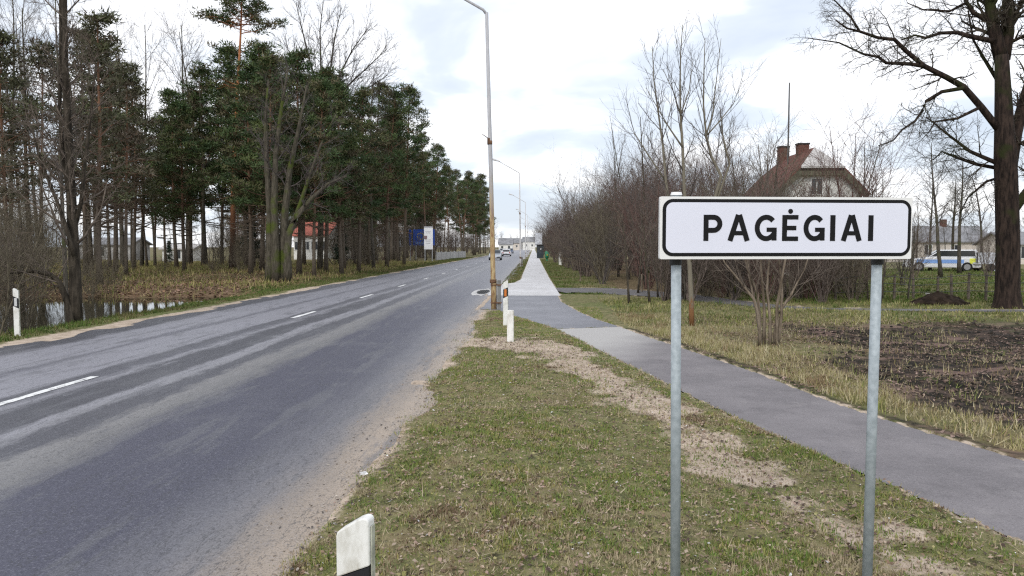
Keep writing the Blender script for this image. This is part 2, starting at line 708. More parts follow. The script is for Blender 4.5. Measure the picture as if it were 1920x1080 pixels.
# masks: R sand / worn earth, G tilled soil, B leaf litter of the wood
rdist = GX - ROAD_R
sand = (1 - sstep(rdist + .5 * (vnoise(GX, GY, 1.3, 31) - .5), .10, .42)) * (rdist > -1)
tr = seg_dist(GX, GY, trail, trail_w) + .6 * (vnoise(GX, GY, 1.4, 32) - .5) + .5 * (vnoise(GX, GY, 4.2, 33) - .5)
sand = np.maximum(sand, (.78 + .3 * vnoise(GX, GY, 2.6, 44)) * (1 - sstep(tr, -.2, .30)))
sand = np.maximum(sand, .7 * (1 - sstep(np.abs(PV) + .10 * (vnoise(GX, GY, 2.7, 34) - .5), .02, .11)))
lsh = ROAD_L - GX
sand = np.maximum(sand, (1 - sstep(lsh + .4 * (vnoise(GX, GY, .8, 35) - .5), .35, .75)) * (lsh > -1))
soil = soil_mask(GX, GY)
pe = GX - np.interp(GY, [p.y for p in PR], [p.x for p in PR])
rim = sstep(pe, .02, .07) * (1 - sstep(pe + .22 * (vnoise(GX, GY, 2.2, 45) - .5), .16, .3)) * (GY < 17) * (GY > 2)
soil = np.maximum(soil, .85 * rim)
leaf = sstep(-GX, 11.6, 13.0)
leaf = leaf * np.clip(.35 + .9 * (1 - sstep(GY, 34, 46)) + .35 * (vnoise(GX, GY, .3, 36) - .5), 0, 1)
leaf = np.maximum(leaf, .55 * sstep(GX, 3.4, 4.6) * (1 - sstep(GY, 17, 22)) * sstep(vnoise(GX, GY, .8, 37), .35, .6))
leaf = np.maximum(leaf, .75 * sstep(GX, 3.0, 4.2) * sstep(GY, 27, 31) * (1 - sstep(GY - 8 * (GX > 9), 200, 260)) * (GX < 12))
gcol = np.stack([sand, soil, leaf], -1).reshape(-1, 3)


def ground_mat():
    t = NT('ground')
    p = t.pos()
    a = t.node('ShaderNodeVertexColor')
    a.layer_name = 'tint'
    sp = t.node('ShaderNodeSeparateColor')
    t.l.new(a.outputs[0], sp.inputs[0])
    n1 = t.noise(.9, 5, .6, p)
    n2 = t.noise(4.5, 5, .65, p)
    n3 = t.noise(22, 4, .7, p)
    n4 = t.noise(.12, 3, .5, p)
    c = t.mix(t.smooth(n2, .35, .65), (.125, .135, .05), (.24, .205, .11))
    c = t.mix(t.math('MULTIPLY', t.smooth(n1, .48, .66), .8), c, (.17, .135, .075))
    c = t.mix(t.math('MULTIPLY', t.smooth(n4, .45, .65), .55), c, (.11, .15, .04))
    c = t.mix(t.math('MULTIPLY', t.smooth(n3, .55, .72), .6), c, (.20, .165, .11))
    n5 = t.noise(9, 4, .65, p)
    c = t.mix(t.math('MULTIPLY', t.smooth(n5, .46, .34), .75), c, (.045, .036, .024))
    c = t.mix(t.math('MULTIPLY', t.smooth(n3, .42, .28), .6), c, (.035, .028, .018))
    lf = t.mix(t.smooth(n2, .3, .7), (.095, .058, .034), (.21, .145, .09))
    lf = t.mix(t.smooth(n3, .5, .75), lf, (.05, .035, .025))
    lf = t.mix(t.math('MULTIPLY', t.smooth(n1, .55, .7), .5), lf, (.10, .10, .035))
    c = t.mix(sp.outputs[2], c, lf)
    so = t.mix(t.smooth(n2, .42, .64), (.015, .013, .010), (.085, .06, .047))
    nst = t.noise(1.0, 4, .6, t.scalev(p, (.55, 1.5, 1)))
    so = t.mix(t.math('MULTIPLY', t.smooth(nst, .52, .62), .85), so, (.19, .125, .105))
    so = t.mix(t.math('MULTIPLY', t.smooth(n1, .56, .66), .7), so, (.06, .075, .025))
    so = t.mix(t.math('MULTIPLY', t.smooth(n3, .58, .72), .5), so, (.05, .06, .02))
    c = t.mix(sp.outputs[1], c, so)
    sa = t.mix(t.smooth(n2, .3, .7), (.36, .285, .215), (.56, .46, .37))
    sa = t.mix(t.math('MULTIPLY', t.smooth(n3, .56, .74), .45), sa, (.2, .15, .11))
    sf = t.smooth(t.math('ADD', sp.outputs[0], t.math('ADD', t.math('MULTIPLY', t.math('SUBTRACT', n2, .5), 1.1), t.math('MULTIPLY', t.math('SUBTRACT', n3, .5), .8))), .26, .74)
    c = t.mix(sf, c, sa)
    hh = t.math('ADD', n3, t.math('MULTIPLY', n2, .7))
    t.bump(hh, .7, .03)
    return t.fin(c, .95, .15)


M['ground'] = ground_mat()
me = mesh_np('ground', np.stack([GX, GY, GZ], -1).reshape(-1, 3), GF, M['ground'], gcol, True)
tag(link(bpy.data.objects.new('ground', me)), 'rough grass and worn earth beside the road', kind='structure')


# ------------------------------------------------------------------ road and paths
def road_mat():
    t = NT('asphalt_road')
    p = t.pos()
    xyz = t.sep(p)
    warp = t.noise(1.0, 4, .6, t.scalev(p, (1.0, .10, 1)))
    warp2 = t.noise(1.0, 4, .65, t.scalev(p, (3.5, .9, 1)))
    xw = t.math('ADD', xyz[0], t.math('MULTIPLY', t.math('SUBTRACT', warp, .5), .75))
    xw = t.math('ADD', xw, t.math('MULTIPLY', t.math('SUBTRACT', warp2, .5), .40))
    warp3 = t.noise(1.0, 4, .7, t.scalev(p, (9.0, 2.4, 1)))
    xw = t.math('ADD', xw, t.math('MULTIPLY', t.math('SUBTRACT', warp3, .5), .30))
    u = t.math('DIVIDE', t.math('ADD', xw, 9.7), 8.7, clamp=True)

    def U(x):
        return (x + 9.7) / 8.7

    def g(v, b=1.17):
        return (v * 1.0, v * .985, v * b)
    st = [(-9.6, g(.055)), (-9.15, g(.06)), (-8.95, g(.25, 1.1)), (-7.95, g(.27, 1.1)), (-7.75, g(.12)), (-7.5, g(.26, 1.1)), (-6.6, g(.27, 1.1)),  # left lane stops: worn streaks, lightened with painted-in sky reflection
          (-6.45, g(.075)), (-6.2, g(.10)), (-6.02, g(.27, 1.08)), (-5.85, g(.06)), (-5.35, g(.065)), (-5.2, g(.28, 1.08)), (-4.98, g(.24, 1.06)), (-4.85, g(.07)),
          (-4.6, g(.075)), (-4.45, (.22, .212, .21)), (-4.1, (.165, .16, .16)), (-3.85, g(.056, 1.5)), (-2.75, g(.054, 1.5)), (-2.4, g(.085, 1.25)),
          (-2.15, (.13, .127, .145)), (-1.9, (.185, .172, .175)), (-1.66, (.28, .232, .19)), (-1.4, (.38, .305, .235))]
    c = t.ramp(u, [(U(x), k) for x, k in st])
    brk = t.noise(1.0, 5, .7, t.scalev(p, (3.2, .5, 1)))
    c = t.mix(t.math('MULTIPLY', t.smooth(brk, .52, .62), .6), c, (.115, .115, .128))
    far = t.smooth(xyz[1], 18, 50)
    c = t.mix(t.math('MULTIPLY', far, .6), c, (.24, .24, .265))  # paler with distance: glancing sky reflection put into the colour
    fine = t.noise(70, 3, .7, p)
    mid_ = t.noise(24, 3, .7, p)
    c = t.mix(t.math('MULTIPLY', t.smooth(mid_, .54, .66), .22), c, (.25, .25, .29))
    c = t.mix(t.math('MULTIPLY', t.smooth(mid_, .46, .34), .45), c, (.022, .022, .03))
    c = t.mix(t.math('MULTIPLY', t.smooth(fine, .55, .68), .34), c, (.36, .36, .40))
    c = t.mix(t.math('MULTIPLY', t.smooth(fine, .47, .34), .6), c, (.018, .018, .024))
    blot = t.noise(.8, 4, .6, p)
    c = t.mix(t.math('MULTIPLY', t.smooth(blot, .5, .72), .25), c, (.16, .16, .17))
    crack = t.noise(2.5, 5, .7, t.scalev(p, (1, .25, 1)))
    c = t.mix(t.math('MULTIPLY', t.smooth(t.math('ABSOLUTE', t.math('SUBTRACT', crack, .5)), .008, .0), .55), c, (.03, .03, .032))
    t.bump(fine, .35, .008)
    return t.fin(c, .48, .5)


def path_mat(name, lo, hi, spots=None, scale=1.2, rough=.75, spec=.35):
    t = NT(name)
    p = t.pos()
    n = t.noise(scale, 5, .6, p)
    f = t.noise(60, 3, .7, p)
    c = t.mix(t.smooth(n, .3, .7), lo, hi)
    if spots:
        m = t.noise(scale * 2.7, 4, .6, p)
        c = t.mix(t.math('MULTIPLY', t.smooth(m, .55, .75), .6), c, spots)
    c = t.mix(t.math('MULTIPLY', t.smooth(f, .53, .68), .3), c, tuple(min(1, x * 1.6) for x in hi))
    c = t.mix(t.math('MULTIPLY', t.smooth(f, .46, .32), .4), c, tuple(x * .5 for x in lo))
    st_ = t.noise(2.2, 6, .7, p)
    c = t.mix(t.math('MULTIPLY', t.smooth(st_, .52, .7), .5), c, tuple(x * .68 for x in lo))
    ck = t.noise(1.6, 6, .75, p)
    c = t.mix(t.math('MULTIPLY', t.smooth(t.math('ABSOLUTE', t.math('SUBTRACT', ck, .5)), .007, .0), .4), c, tuple(x * .45 for x in lo))
    t.bump(f, .3, .008)
    return t, c, rough, spec


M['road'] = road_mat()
t_, c_, r_, s_ = path_mat('sidewalk_concrete', (.52, .51, .51), (.64, .63, .64), (.44, .42, .41), .5)
M['sidewalk'] = t_.fin(c_, r_, s_)
t_, c_, r_, s_ = path_mat('apron_asphalt', (.135, .135, .155), (.20, .20, .225), (.26, .26, .28), .7, .5, .45)
M['apron'] = t_.fin(c_, r_, s_)
t_, c_, r_, s_ = path_mat('lane_asphalt', (.11, .105, .11), (.16, .15, .15), (.15, .12, .085), .6)
M['lane'] = t_.fin(c_, r_, s_)
# footpath asphalt: paler concrete where it leaves the crossing, grey tar further on
t_, c_, r_, s_ = path_mat('footpath_asphalt', (.155, .142, .148), (.215, .197, .203), (.255, .235, .233), .9, .7, .35)
xyz_ = t_.sep(t_.pos())
fadep = t_.smooth(t_.math('ADD', xyz_[1], t_.math('ADD', t_.math('MULTIPLY', xyz_[0], -2.2), t_.math('MULTIPLY', t_.noise(.7, 3, .5, t_.pos()), 3))), 9.0, 13.5)
c_ = t_.mix(fadep, c_, (.40, .385, .37))
M['footpath'] = t_.fin(c_, r_, s_)


def sheet(name, pts, z, mat, label=None):
    mb = MB()
    mb.add([(x, y, z) for x, y in pts], [list(range(len(pts)))])
    o = mb.build(name, mat)
    tag(o, label, kind='structure')
    return o


def ribbon(name, L, R, z, mat, label=None):
    mb = MB()
    n = len(L)
    mb.add([(a[0], a[1], z) for a in L] + [(a[0], a[1], z) for a in R],
           [(i, i + 1, n + i + 1, n + i) for i in range(n - 1)])
    o = mb.build(name, mat)
    tag(o, label, kind='structure')
    # make normals face up
    if o.data.polygons[0].normal.z < 0:
        o.data.flip_normals()
    return o


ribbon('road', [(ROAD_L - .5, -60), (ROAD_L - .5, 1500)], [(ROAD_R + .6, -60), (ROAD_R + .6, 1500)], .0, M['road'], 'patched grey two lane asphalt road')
ribbon('footpath', PL, PR, .004, M['footpath'], 'grey asphalt footpath curving past the town sign')
sheet('crossing', apron_poly[::-1], .008, M['apron'], 'dark asphalt crossing between road and footpath')
sheet('sidewalk', side_poly[::-1], .012, M['sidewalk'], 'pale straight sidewalk along the road')
ll = []
lr = []
for i, (x, y) in enumerate(lane):
    a = Vector(lane[max(i - 1, 0)])
    b = Vector(lane[min(i + 1, len(lane) - 1)])
    d = (b - a).normalized()
    n = Vector((-d.y, d.x)) * lane_w[i]
    ll.append((x + n.x, y + n.y))
    lr.append((x - n.x, y - n.y))
ribbon('lane', lr, ll, .006, M['lane'], 'narrow grey lane turning off behind the signpost')
# lane dashes
for y0, y1 in ((7.4, 10.4), (19.2, 21.2), (26.8, 28.9), (34.5, 36.4), (42.5, 44.5), (51, 53), (60, 62), (70, 72), (81, 83), (93, 95), (107, 109)):
    mb = MB()
    x0 = -6.27
    pl = []
    n = 9
    for i in range(n):
        y = y0 + (y1 - y0) * i / (n - 1)
        pl.append((x0 - .06 + random.Random(i + y0).uniform(-.012, .012), y))
    pr = [(x0 + .065 + random.Random(i * 3 + y1).uniform(-.012, .012), y0 + (y1 - y0) * i / (n - 1)) for i in range(n)]
    ribbon('lane_marking', pl, pr, .005, M['paint_line'], 'worn white centre dash on the road')

# pond water
t_ = NT('pond_water')
n_ = t_.noise(1.1, 3, .6, t_.pos())
t_.bump(n_, .05, .02)
t_.b.inputs['IOR'].default_value = 1.33
M['water'] = t_.fin((.018, .019, .012), .04, .5)
sheet('pond', [(-42, -12), (-10.6, -12), (-10.6, 33), (-42, 34)], -.24, M['water'], 'still dark ditch pond under the trees')


# ------------------------------------------------------------------ vegetation generators
def seg_mesh(P0, P1, R0, R1, k=3):
    P0 = np.asarray(P0, dtype=np.float64)
    P1 = np.asarray(P1, dtype=np.float64)
    R0 = np.asarray(R0)[:, None]
    R1 = np.asarray(R1)[:, None]
    D = P1 - P0
    D /= np.maximum(np.linalg.norm(D, axis=1, keepdims=True), 1e-9)
    ref = np.where(np.abs(D[:, 2:3]) < .9, np.array([[0, 0, 1.]]), np.array([[1., 0, 0]]))
    U = np.cross(D, ref)
    U /= np.linalg.norm(U, axis=1, keepdims=True)
    Wv = np.cross(D, U)
    n = len(P0)
    V = np.zeros((n, 2 * k, 3))
    for j in range(k):
        t = 2 * math.pi * j / k
        o = U * math.cos(t) + Wv * math.sin(t)
        V[:, j] = P0 + o * R0
        V[:, k + j] = P1 + o * R1
    base = (np.arange(n) * 2 * k)[:, None]
    Fs = []
    for j in range(k):
        jj = (j + 1) % k
        Fs.append(np.concatenate([base + j, base + jj, base + k + jj, base + k + j], 1))
    return V.reshape(-1, 3), np.concatenate(Fs, 0)


class Skel:
    def __init__(s, seed):
        s.r = random.Random(seed)
        s.thick = []     # (pts, radii)
        s.p0 = []
        s.p1 = []
        s.r0 = []
        s.r1 = []
        s.tips = []

    def thin(s, pts, rad):
        for i in range(len(pts) - 1):
            s.p0.append(tuple(pts[i]))
            s.p1.append(tuple(pts[i + 1]))
            s.r0.append(rad[i])
            s.r1.append(rad[i + 1])

    def grow(s, p, d, L, r, lv, P):
        q = P[lv]
        n = q.get('n', 4)
        wig = q.get('wig', .12)
        up = q.get('up', .05)
        pts = [p.copy()]
        rad = [r]
        dirs = [d.copy()]
        rr = s.r
        end = q.get('taper', .35)
        for i in range(n):
            d = d + Vector((rr.gauss(0, wig), rr.gauss(0, wig), rr.gauss(0, wig) + up))
            d.normalize()
            p = p + d * (L / n)
            pts.append(p.copy())
            dirs.append(d.copy())
            rad.append(r * (1 - (1 - end) * (i + 1) / n))
        (s.thick.append((pts, rad)) if lv <= P[0].get('thick_to', 0) else s.thin(pts, rad))
        if lv + 1 < len(P):
            s.kids(pts, dirs, rad, L, lv, P)
        else:
            s.tips.append(pts[-1])

    def kids(s, pts, dirs, rad, L, lv, P, lo=None):
        q = P[lv]
        c = P[lv + 1]
        rr = s.r
        n = len(pts) - 1
        k = q.get('kids', 5)
        k = int(k if isinstance(k, int) else k * L + rr.random())
        lo = q.get('lo', .3) if lo is None else lo
        phi0 = rr.random() * 6.28
        for i in range(k):
            f = lo + (1 - lo) * (i + rr.random()) / max(k, 1)
            f = min(f, .999)
            j = int(f * n)
            g = f * n - j
            p = pts[j].lerp(pts[j + 1], g)
            d = dirs[min(j + 1, n)]
            rloc = rad[j] * (1 - g) + rad[j + 1] * g
            ang = math.radians(rr.gauss(c.get('ang', 45), c.get('angv', 12)))
            phi = phi0 + i * 2.4 + rr.uniform(-.5, .5)
            ref = Vector((0, 0, 1)) if abs(d.z) < .95 else Vector((1, 0, 0))
            u = d.cross(ref).normalized()
            w = d.cross(u)
            nd = (d * math.cos(ang) + (u * math.cos(phi) + w * math.sin(phi)) * math.sin(ang)).normalized()
            cl = L * c.get('len', .5) * (1 - c.get('fall', .5) * f) * rr.uniform(.7, 1.25)
            if 'abs' in c:
                cl = c['abs'] * (1 - c.get('fall', .3) * f) * rr.uniform(.65, 1.3)
            cr_ = min(rloc * .85, max(rloc * c.get('rad', .55), c.get('rmin', .004)))
            s.grow(p, nd, cl, cr_, lv + 1, P)

    def trunk_mesh(s, name, mat, k=7):
        mb = MB()
        for pts, rad in s.thick:
            mb.tube(pts, rad, k, cap=True)
        me_ = bpy.data.meshes.new(name)
        me_.from_pydata(mb.v, [], mb.f)
        me_.materials.append(mat)
        me_.polygons.foreach_set('use_smooth', [True] * len(me_.polygons))
        me_.update()
        return me_

    def twig_mesh(s, name, mat, k=3):
        V, Fq = seg_mesh(s.p0, s.p1, s.r0, s.r1, k)
        return mesh_np(name, V, Fq, mat, smooth=True)


def proto(name, parts):
    """parts: list of (part name, mesh); returns the proto root (unplaced) as dict"""
    return {'name': name, 'parts': parts}


def place(pr, x, y, s=1.0, rz=0.0, label=None, cat=None, group=None, sz=None, z=None, tilt=(0, 0)):
    o = empty(pr['name'], (x, y, (hz(x, y) if z is None else z) - .05), rz)
    o.rotation_euler = (tilt[0], tilt[1], rz)
    o.scale = (s, s, sz or s)
    tag(o, label, cat, group)
    for pn, me_ in pr['parts']:
        c = bpy.data.objects.new(pn, me_)
        link(c, o)
        if pn != 'trunk':
            c['kind'] = 'stuff'
    return o


def make_bare(seed, H, r, P, bark_m, twig_m, lean=(0, 0), nm='bare_tree', base_flare=1.25):
    s = Skel(seed)
    d = Vector((lean[0], lean[1], 1)).normalized()
    s.grow(Vector((0, 0, 0)), d, H, r, 0, P)
    pts, rad = s.thick[0]
    rad[0] *= base_flare
    return proto(nm, [('trunk', s.trunk_mesh('trunk', bark_m)), ('crown', s.twig_mesh('crown', twig_m))]), s


# needle colour families
def pine_crown(s, clumps, seed, cols, tri=46, size=.55, nl=.34, nw=.085):
    r = np.random.RandomState(seed)
    C = np.array([[c[0], c[1], c[2]] for c in clumps])
    sc = np.array([c[3] for c in clumps])
    n = len(C)
    off = r.normal(0, 1, (n, tri, 3))
    off /= np.linalg.norm(off, axis=2, keepdims=True)
    rad = r.rand(n, tri, 1) ** .6
    off = off * rad * np.array([1, 1, .55]) * (size * sc)[:, None, None]
    P = (C[:, None, :] + off).reshape(-1, 3)
    d = off.reshape(-1, 3) / (size) + r.normal(0, .5, (n * tri, 3)) + np.array([0, 0, .35])
    d /= np.linalg.norm(d, axis=1, keepdims=True)
    q = r.normal(0, 1, (n * tri, 3))
    q = np.cross(d, q)
    q /= np.linalg.norm(q, axis=1, keepdims=True)
    L = nl * r.uniform(.6, 1.3, (n * tri, 1))
    V = np.stack([P - q * nw * .5, P + q * nw * .5, P + d * L], 1).reshape(-1, 3)
    Fq = np.arange(n * tri * 3).reshape(-1, 3)
    cols = np.array(cols)
    ci = r.randint(0, len(cols), n)
    col = cols[ci] * r.uniform(.75, 1.25, (n, 1))
    col = np.repeat(col, tri, 0) * r.uniform(.8, 1.2, (n * tri, 1))
    return V, Fq, np.repeat(col, 3, 0)


GREEN = [(.055, .090, .030), (.070, .105, .034), (.042, .074, .026), (.092, .118, .038), (.10, .10, .042), (.115, .10, .055)]
OLIVE = [(.085, .085, .045), (.105, .092, .055), (.07, .072, .038), (.11, .086, .060), (.085, .095, .042)]


def make_pine(seed, H, r, lo, width, cols, barkm, nlimb=34, top_round=.6, extra=(), tri=46, dead=15, dens=1.0):
    s = Skel(seed)
    rr = s.r
    P = [dict(n=9, wig=.018, up=.03, taper=.22)]
    s.grow(Vector((0, 0, 0)), Vector((rr.gauss(0, .02), rr.gauss(0, .02), 1)).normalized(), H * .97, r, 0, P)
    pts, rad = s.thick[0]
    rad[0] *= 1.3
    clumps = []

    def trunk_at(f):
        f = min(max(f, 0), .999) * (len(pts) - 1)
        j = int(f)
        return pts[j].lerp(pts[j + 1], f - j), rad[j] * (1 - f + j) + rad[j + 1] * (f - j)

    def limb(f, L, phi, rise, cl=True, size=1.0):
        p, rl = trunk_at(f)
        d = Vector((math.cos(phi), math.sin(phi), rise)).normalized()
        n = 5
        lp = [p]
        lr_ = [min(rl * .5, .02 + .018 * L)]
        for i in range(n):
            d = (d + Vector((rr.gauss(0, .13), rr.gauss(0, .13), rr.gauss(.05, .1)))).normalized()
            p = p + d * (L / n)
            lp.append(p)
            lr_.append(lr_[0] * (1 - .75 * (i + 1) / n))
        s.thin(lp, lr_)
        if not cl:
            for i in range(1, n):
                for k_ in range(3):
                    q = lp[i].lerp(lp[i + 1], rr.random())
                    e_ = q + Vector((rr.gauss(0, .5), rr.gauss(0, .5), rr.gauss(0, .3))) * (.35 + .2 * L)
                    m_ = q.lerp(e_, .5) + Vector((rr.gauss(0, .06), rr.gauss(0, .06), rr.gauss(0, .06)))
                    s.thin([q, m_, e_], [.011, .008, .005])
            return
        m = max(2, int(L * 1.9 * dens))
        for i in range(m):
            g = .35 + .65 * (i + rr.random()) / m
            g = min(g, .999) * n
            j = int(g)
            q = lp[j].lerp(lp[j + 1], g - j)
            side = Vector((-d.y, d.x, 0)) * rr.uniform(-1, 1) * (.25 + .28 * L)
            e_ = q + side * .8 + Vector((0, 0, rr.uniform(0, .35)))
            s.thin([q, e_], [.014, .006])
            clumps.append((e_.x, e_.y, e_.z, size * rr.uniform(.7, 1.3)))
        clumps.append((lp[-1].x, lp[-1].y, lp[-1].z, size * rr.uniform(.8, 1.2)))

    for i in range(nlimb):
        g = (i + rr.random()) / nlimb
        f = lo + (.985 - lo) * g
        prof = (1 - g) ** top_round * (.55 + .45 * min(1, g / .25))
        L = width * max(.22, prof) * rr.uniform(.55, 1.2)
        limb(f, L, i * 2.4 + rr.uniform(-.6, .6), .1 + .5 * g + rr.gauss(0, .15))
    for i in range(dead):
        limb(min(.9, lo * rr.uniform(.62, 1.5)), width * rr.uniform(.25, .7), rr.random() * 6.28, rr.uniform(-.25, .25), cl=False)
    for f, L, phi, rise, sz_ in extra:
        limb(f, L, phi, rise, True, sz_)
    tp = pts[-1]
    for i in range(5):
        clumps.append((tp.x + rr.gauss(0, .35), tp.y + rr.gauss(0, .35), tp.z + rr.uniform(-.4, .45), rr.uniform(.7, 1.1)))
    V, Fq, col = pine_crown(s, clumps, seed, cols, tri=tri)
    return proto('pine_tree', [('trunk', s.trunk_mesh('trunk', barkm)), ('branches', s.twig_mesh('branches', barkm, 4)),
                               ('crown', mesh_np('crown', V, Fq, M['needle'], col))])


PINES = [make_pine(101, 17, .165, .30, 3.6, GREEN, M['pine_bark'], 52, tri=52),
         make_pine(102, 17, .15, .36, 3.1, GREEN, M['pine_bark'], 46, .5, tri=52),
         make_pine(103, 17, .18, .27, 3.9, GREEN, M['pine_bark'], 56, .75, tri=52),
         make_pine(104, 17, .14, .50, 2.9, GREEN + OLIVE[:2], M['pine_bark'], 32, .45)]
OPINES = [make_pine(111, 15, .15, .35, 3.1, OLIVE, M['pine_bark'], 34, .55, dead=26, dens=.85),
          make_pine(112, 15, .135, .42, 2.7, OLIVE, M['pine_bark'], 28, .5, dead=26, dens=.85),
          make_pine(113, 15, .16, .30, 3.4, OLIVE, M['pine_bark'], 36, .8, dead=24, dens=.85)]

TALLP = [dict(n=10, wig=.03, up=.03, taper=.15, kids=20, lo=.38, thick_to=0),
         dict(n=5, wig=.10, up=.06, ang=38, len=.30, fall=.45, rad=.42, taper=.25, kids=8, lo=.2),
         dict(n=4, wig=.13, up=.05, ang=38, len=.42, fall=.4, rad=.5, rmin=.010, taper=.4, kids=7, lo=.15),
         dict(n=3, wig=.15, up=.03, ang=38, len=.5, fall=.3, rad=.6, rmin=.008, taper=.5)]
BARE = [make_bare(201, 15, .17, TALLP, M['bark_grey'], M['twig_grey'])[0],
        make_bare(202, 15, .15, TALLP, M['bark_grey'], M['twig_grey'])[0],
        make_bare(203, 15, .19, TALLP, M['bark_dark'], M['twig_olive'])[0]]

BUSHP = [dict(n=5, wig=.10, up=.06, taper=.25, kids=9, lo=.12, thick_to=-1),
         dict(n=4, wig=.13, up=.08, ang=34, len=.5, fall=.45, rad=.55, rmin=.008, taper=.4, kids=6, lo=.15),
         dict(n=3, wig=.16, up=.05, ang=36, len=.5, fall=.3, rad=.6, rmin=.006, taper=.5, kids=3, lo=.2),
         dict(n=2, wig=.15, up=.03, ang=36, len=.5, fall=.3, rad=.7, rmin=.005, taper=.6)]


def make_bush(seed, H, stems, spread, twig_m, r=.03, P=BUSHP, nm='bare_shrub', foot=.35):
    s = Skel(seed)
    rr = s.r
    for i in range(stems):
        a = rr.random() * 6.28
        t = spread * math.sqrt(rr.random())
        p = Vector((math.cos(a) * foot * rr.random(), math.sin(a) * foot * rr.random(), 0))
        d = Vector((math.cos(a) * t, math.sin(a) * t, 1)).normalized()
        s.grow(p, d, H * rr.uniform(.65, 1.05), r * rr.uniform(.7, 1.2), 0, P)
    # thick stems apart from the twigs
    p0, r0 = np.array(s.p0), np.array(s.r0)
    p1, r1 = np.array(s.p1), np.array(s.r1)
    k = r0 > r * .42
    V1, F1 = seg_mesh(p0[k], p1[k], r0[k], r1[k], 4)
    V2, F2 = seg_mesh(p0[~k], p1[~k], r0[~k], r1[~k], 3)
    return proto(nm, [('stems', mesh_np('stems', V1, F1, twig_m, smooth=True)), ('twigs', mesh_np('twigs', V2, F2, twig_m, smooth=True))])


HEDGE = [make_bush(301, 6, 13, .42, M['twig_purple'], .032),
         make_bush(302, 6, 9, .55, M['twig_grey'], .036),
         make_bush(303, 6, 14, .36, M['twig_purple'], .030),
         make_bush(304, 6, 11, .46, M['twig_olive'], .036), make_bush(305, 6, 12, .42, M['twig_red'], .030)]
UNDER = [make_bush(311, 4, 10, .60, M['twig_brown'], .024), make_bush(312, 4, 9, .7, M['twig_olive'], .024)]
SAPP = [dict(n=7, wig=.05, up=.05, taper=.2, kids=11, lo=.3, thick_to=0),
        dict(n=4, wig=.12, up=.07, ang=38, len=.3, fall=.4, rad=.5, rmin=.006, taper=.4, kids=5, lo=.2),
        dict(n=2, wig=.14, up=.05, ang=36, len=.45, fall=.3, rad=.6, rmin=.004, taper=.5)]
SAP = [make_bare(321, 5, .05, SAPP, M['bark_grey'], M['twig_olive'], nm='sapling')[0],
       make_bare(322, 5, .06, SAPP, M['bark_dark'], M['twig_brown'], nm='sapling')[0],
       make_bare(323, 5, .045, SAPP, M['bark_grey'], M['twig_grey'], nm='sapling')[0]]

# ------------------------------------------------------------------ the wood on the left
R = random.Random(5)


def hscale(px, topy, Y, H):
    return (at(px, topy, Y).z + .1) / H


# (px of trunk, distance, y of top, proto list, index)
wood = [(20, 30, 40, OPINES, 0), (75, 38, 70, OPINES, 1), (185, 34, 28, OPINES, 2), (160, 44, 60, OPINES, 0), (235, 42, 115, OPINES, 1),
        (250, 52, 170, OPINES, 2), (-40, 34, 10, OPINES, 2), (205, 56, 190, OPINES, 0), (290, 62, 225, PINES, 3), (330, 58, 168, PINES, 2),
        (355, 66, 170, PINES, 0), (380, 64, 120, PINES, 1), (462, 63, 85, PINES, 0), (490, 52, 78, PINES, 2), (535, 60, 110, PINES, 1),
        (345, 50, 190, PINES, 2), (470, 45, 120, PINES, 2), (505, 42.5, 95, PINES, 0), (560, 47, 92, PINES, 2), (588, 44.5, 150, PINES, 0), (640, 48, 150, PINES, 2), (672, 54, 160, PINES, 0), (310, 70, 240, PINES, 0), (415, 72, 150, PINES, 0), (520, 76, 130, PINES, 2),
        (215, 47, 80, OPINES, 2), (275, 60, 250, OPINES, 1),
        (570, 70, 140, PINES, 0), (610, 52, 125, PINES, 2), (645, 58, 135, PINES, 1), (690, 70, 152, PINES, 3), (725, 66, 168, PINES, 0)]
front_lbl = {0: 'olive brown pine in the thin wood behind the pond', 1: 'green pine in the dense wood beyond the pond'}
for px, Y, ty, lst, k in wood:
    H = 15 if lst is OPINES else 17
    s_ = hscale(px, ty, Y, H)
    if lst is OPINES:
        zone = ('olive brown pine at the left edge, beyond the marker post' if px < 110 else
                'olive brown pine crowding round the forked pond tree' if px < 195 else
                'olive brown pine right of the pond tree before the gap of open sky')
    else:
        zone = ('green pine right of the sky gap, left of the tall orange pine' if px < 380 else
                'green pine standing close round the tall orange trunked pine' if px < 462 else
                'green pine rising just behind the mossy multi trunked tree' if px < 545 else
                'green pine above the red roof seen through the wood' if px < 615 else
                'green pine between the red roofed house and the orange lower trunk')
    if Y > 60:
        zone = zone.replace('green pine', 'farther green pine').replace('olive brown pine', 'farther olive pine')
    o = place(lst[k], xat(px, Y), Y, s_ * (1.0 if lst is OPINES else 1.02), R.random() * 6.28, zone, 'pine', zone.split(',')[0], sz=s_)
# roadside rows running away
Y = 74.0
row = 0
while Y < 215:
    for xr, hh in ((-14.2, 17.5), (-20.5, 18.5)):
        if R.random() < .12:
            continue
        x = xr + R.uniform(-1.4, 1.4)
        yy = Y + R.uniform(-2.5, 2.5)
        if xr < -20 and yy < 90:
            continue
        if 84 < yy < 102 and x > -17:
            x -= 4.0
        s_ = hh / 17 * R.uniform(.88, 1.1)
        place(R.choice(PINES), x, yy, s_ * R.uniform(.9, 1.1), R.random() * 6.28,
              ('green pine %s, %s' % ('in the front row' if xr > -15 else 'in the second row' if xr > -20 else 'in the third row',
               'around the blue roadside board' if yy < 105 else 'behind the pale panel fence' if yy < 145 else 'past the panel fence')), 'pine',
              'roadside pines %d %s' % (int(-xr), 'near' if yy < 105 else 'middle' if yy < 145 else 'far'), sz=s_)
    Y += 6.5 + Y * .02
BACK_FILL = []
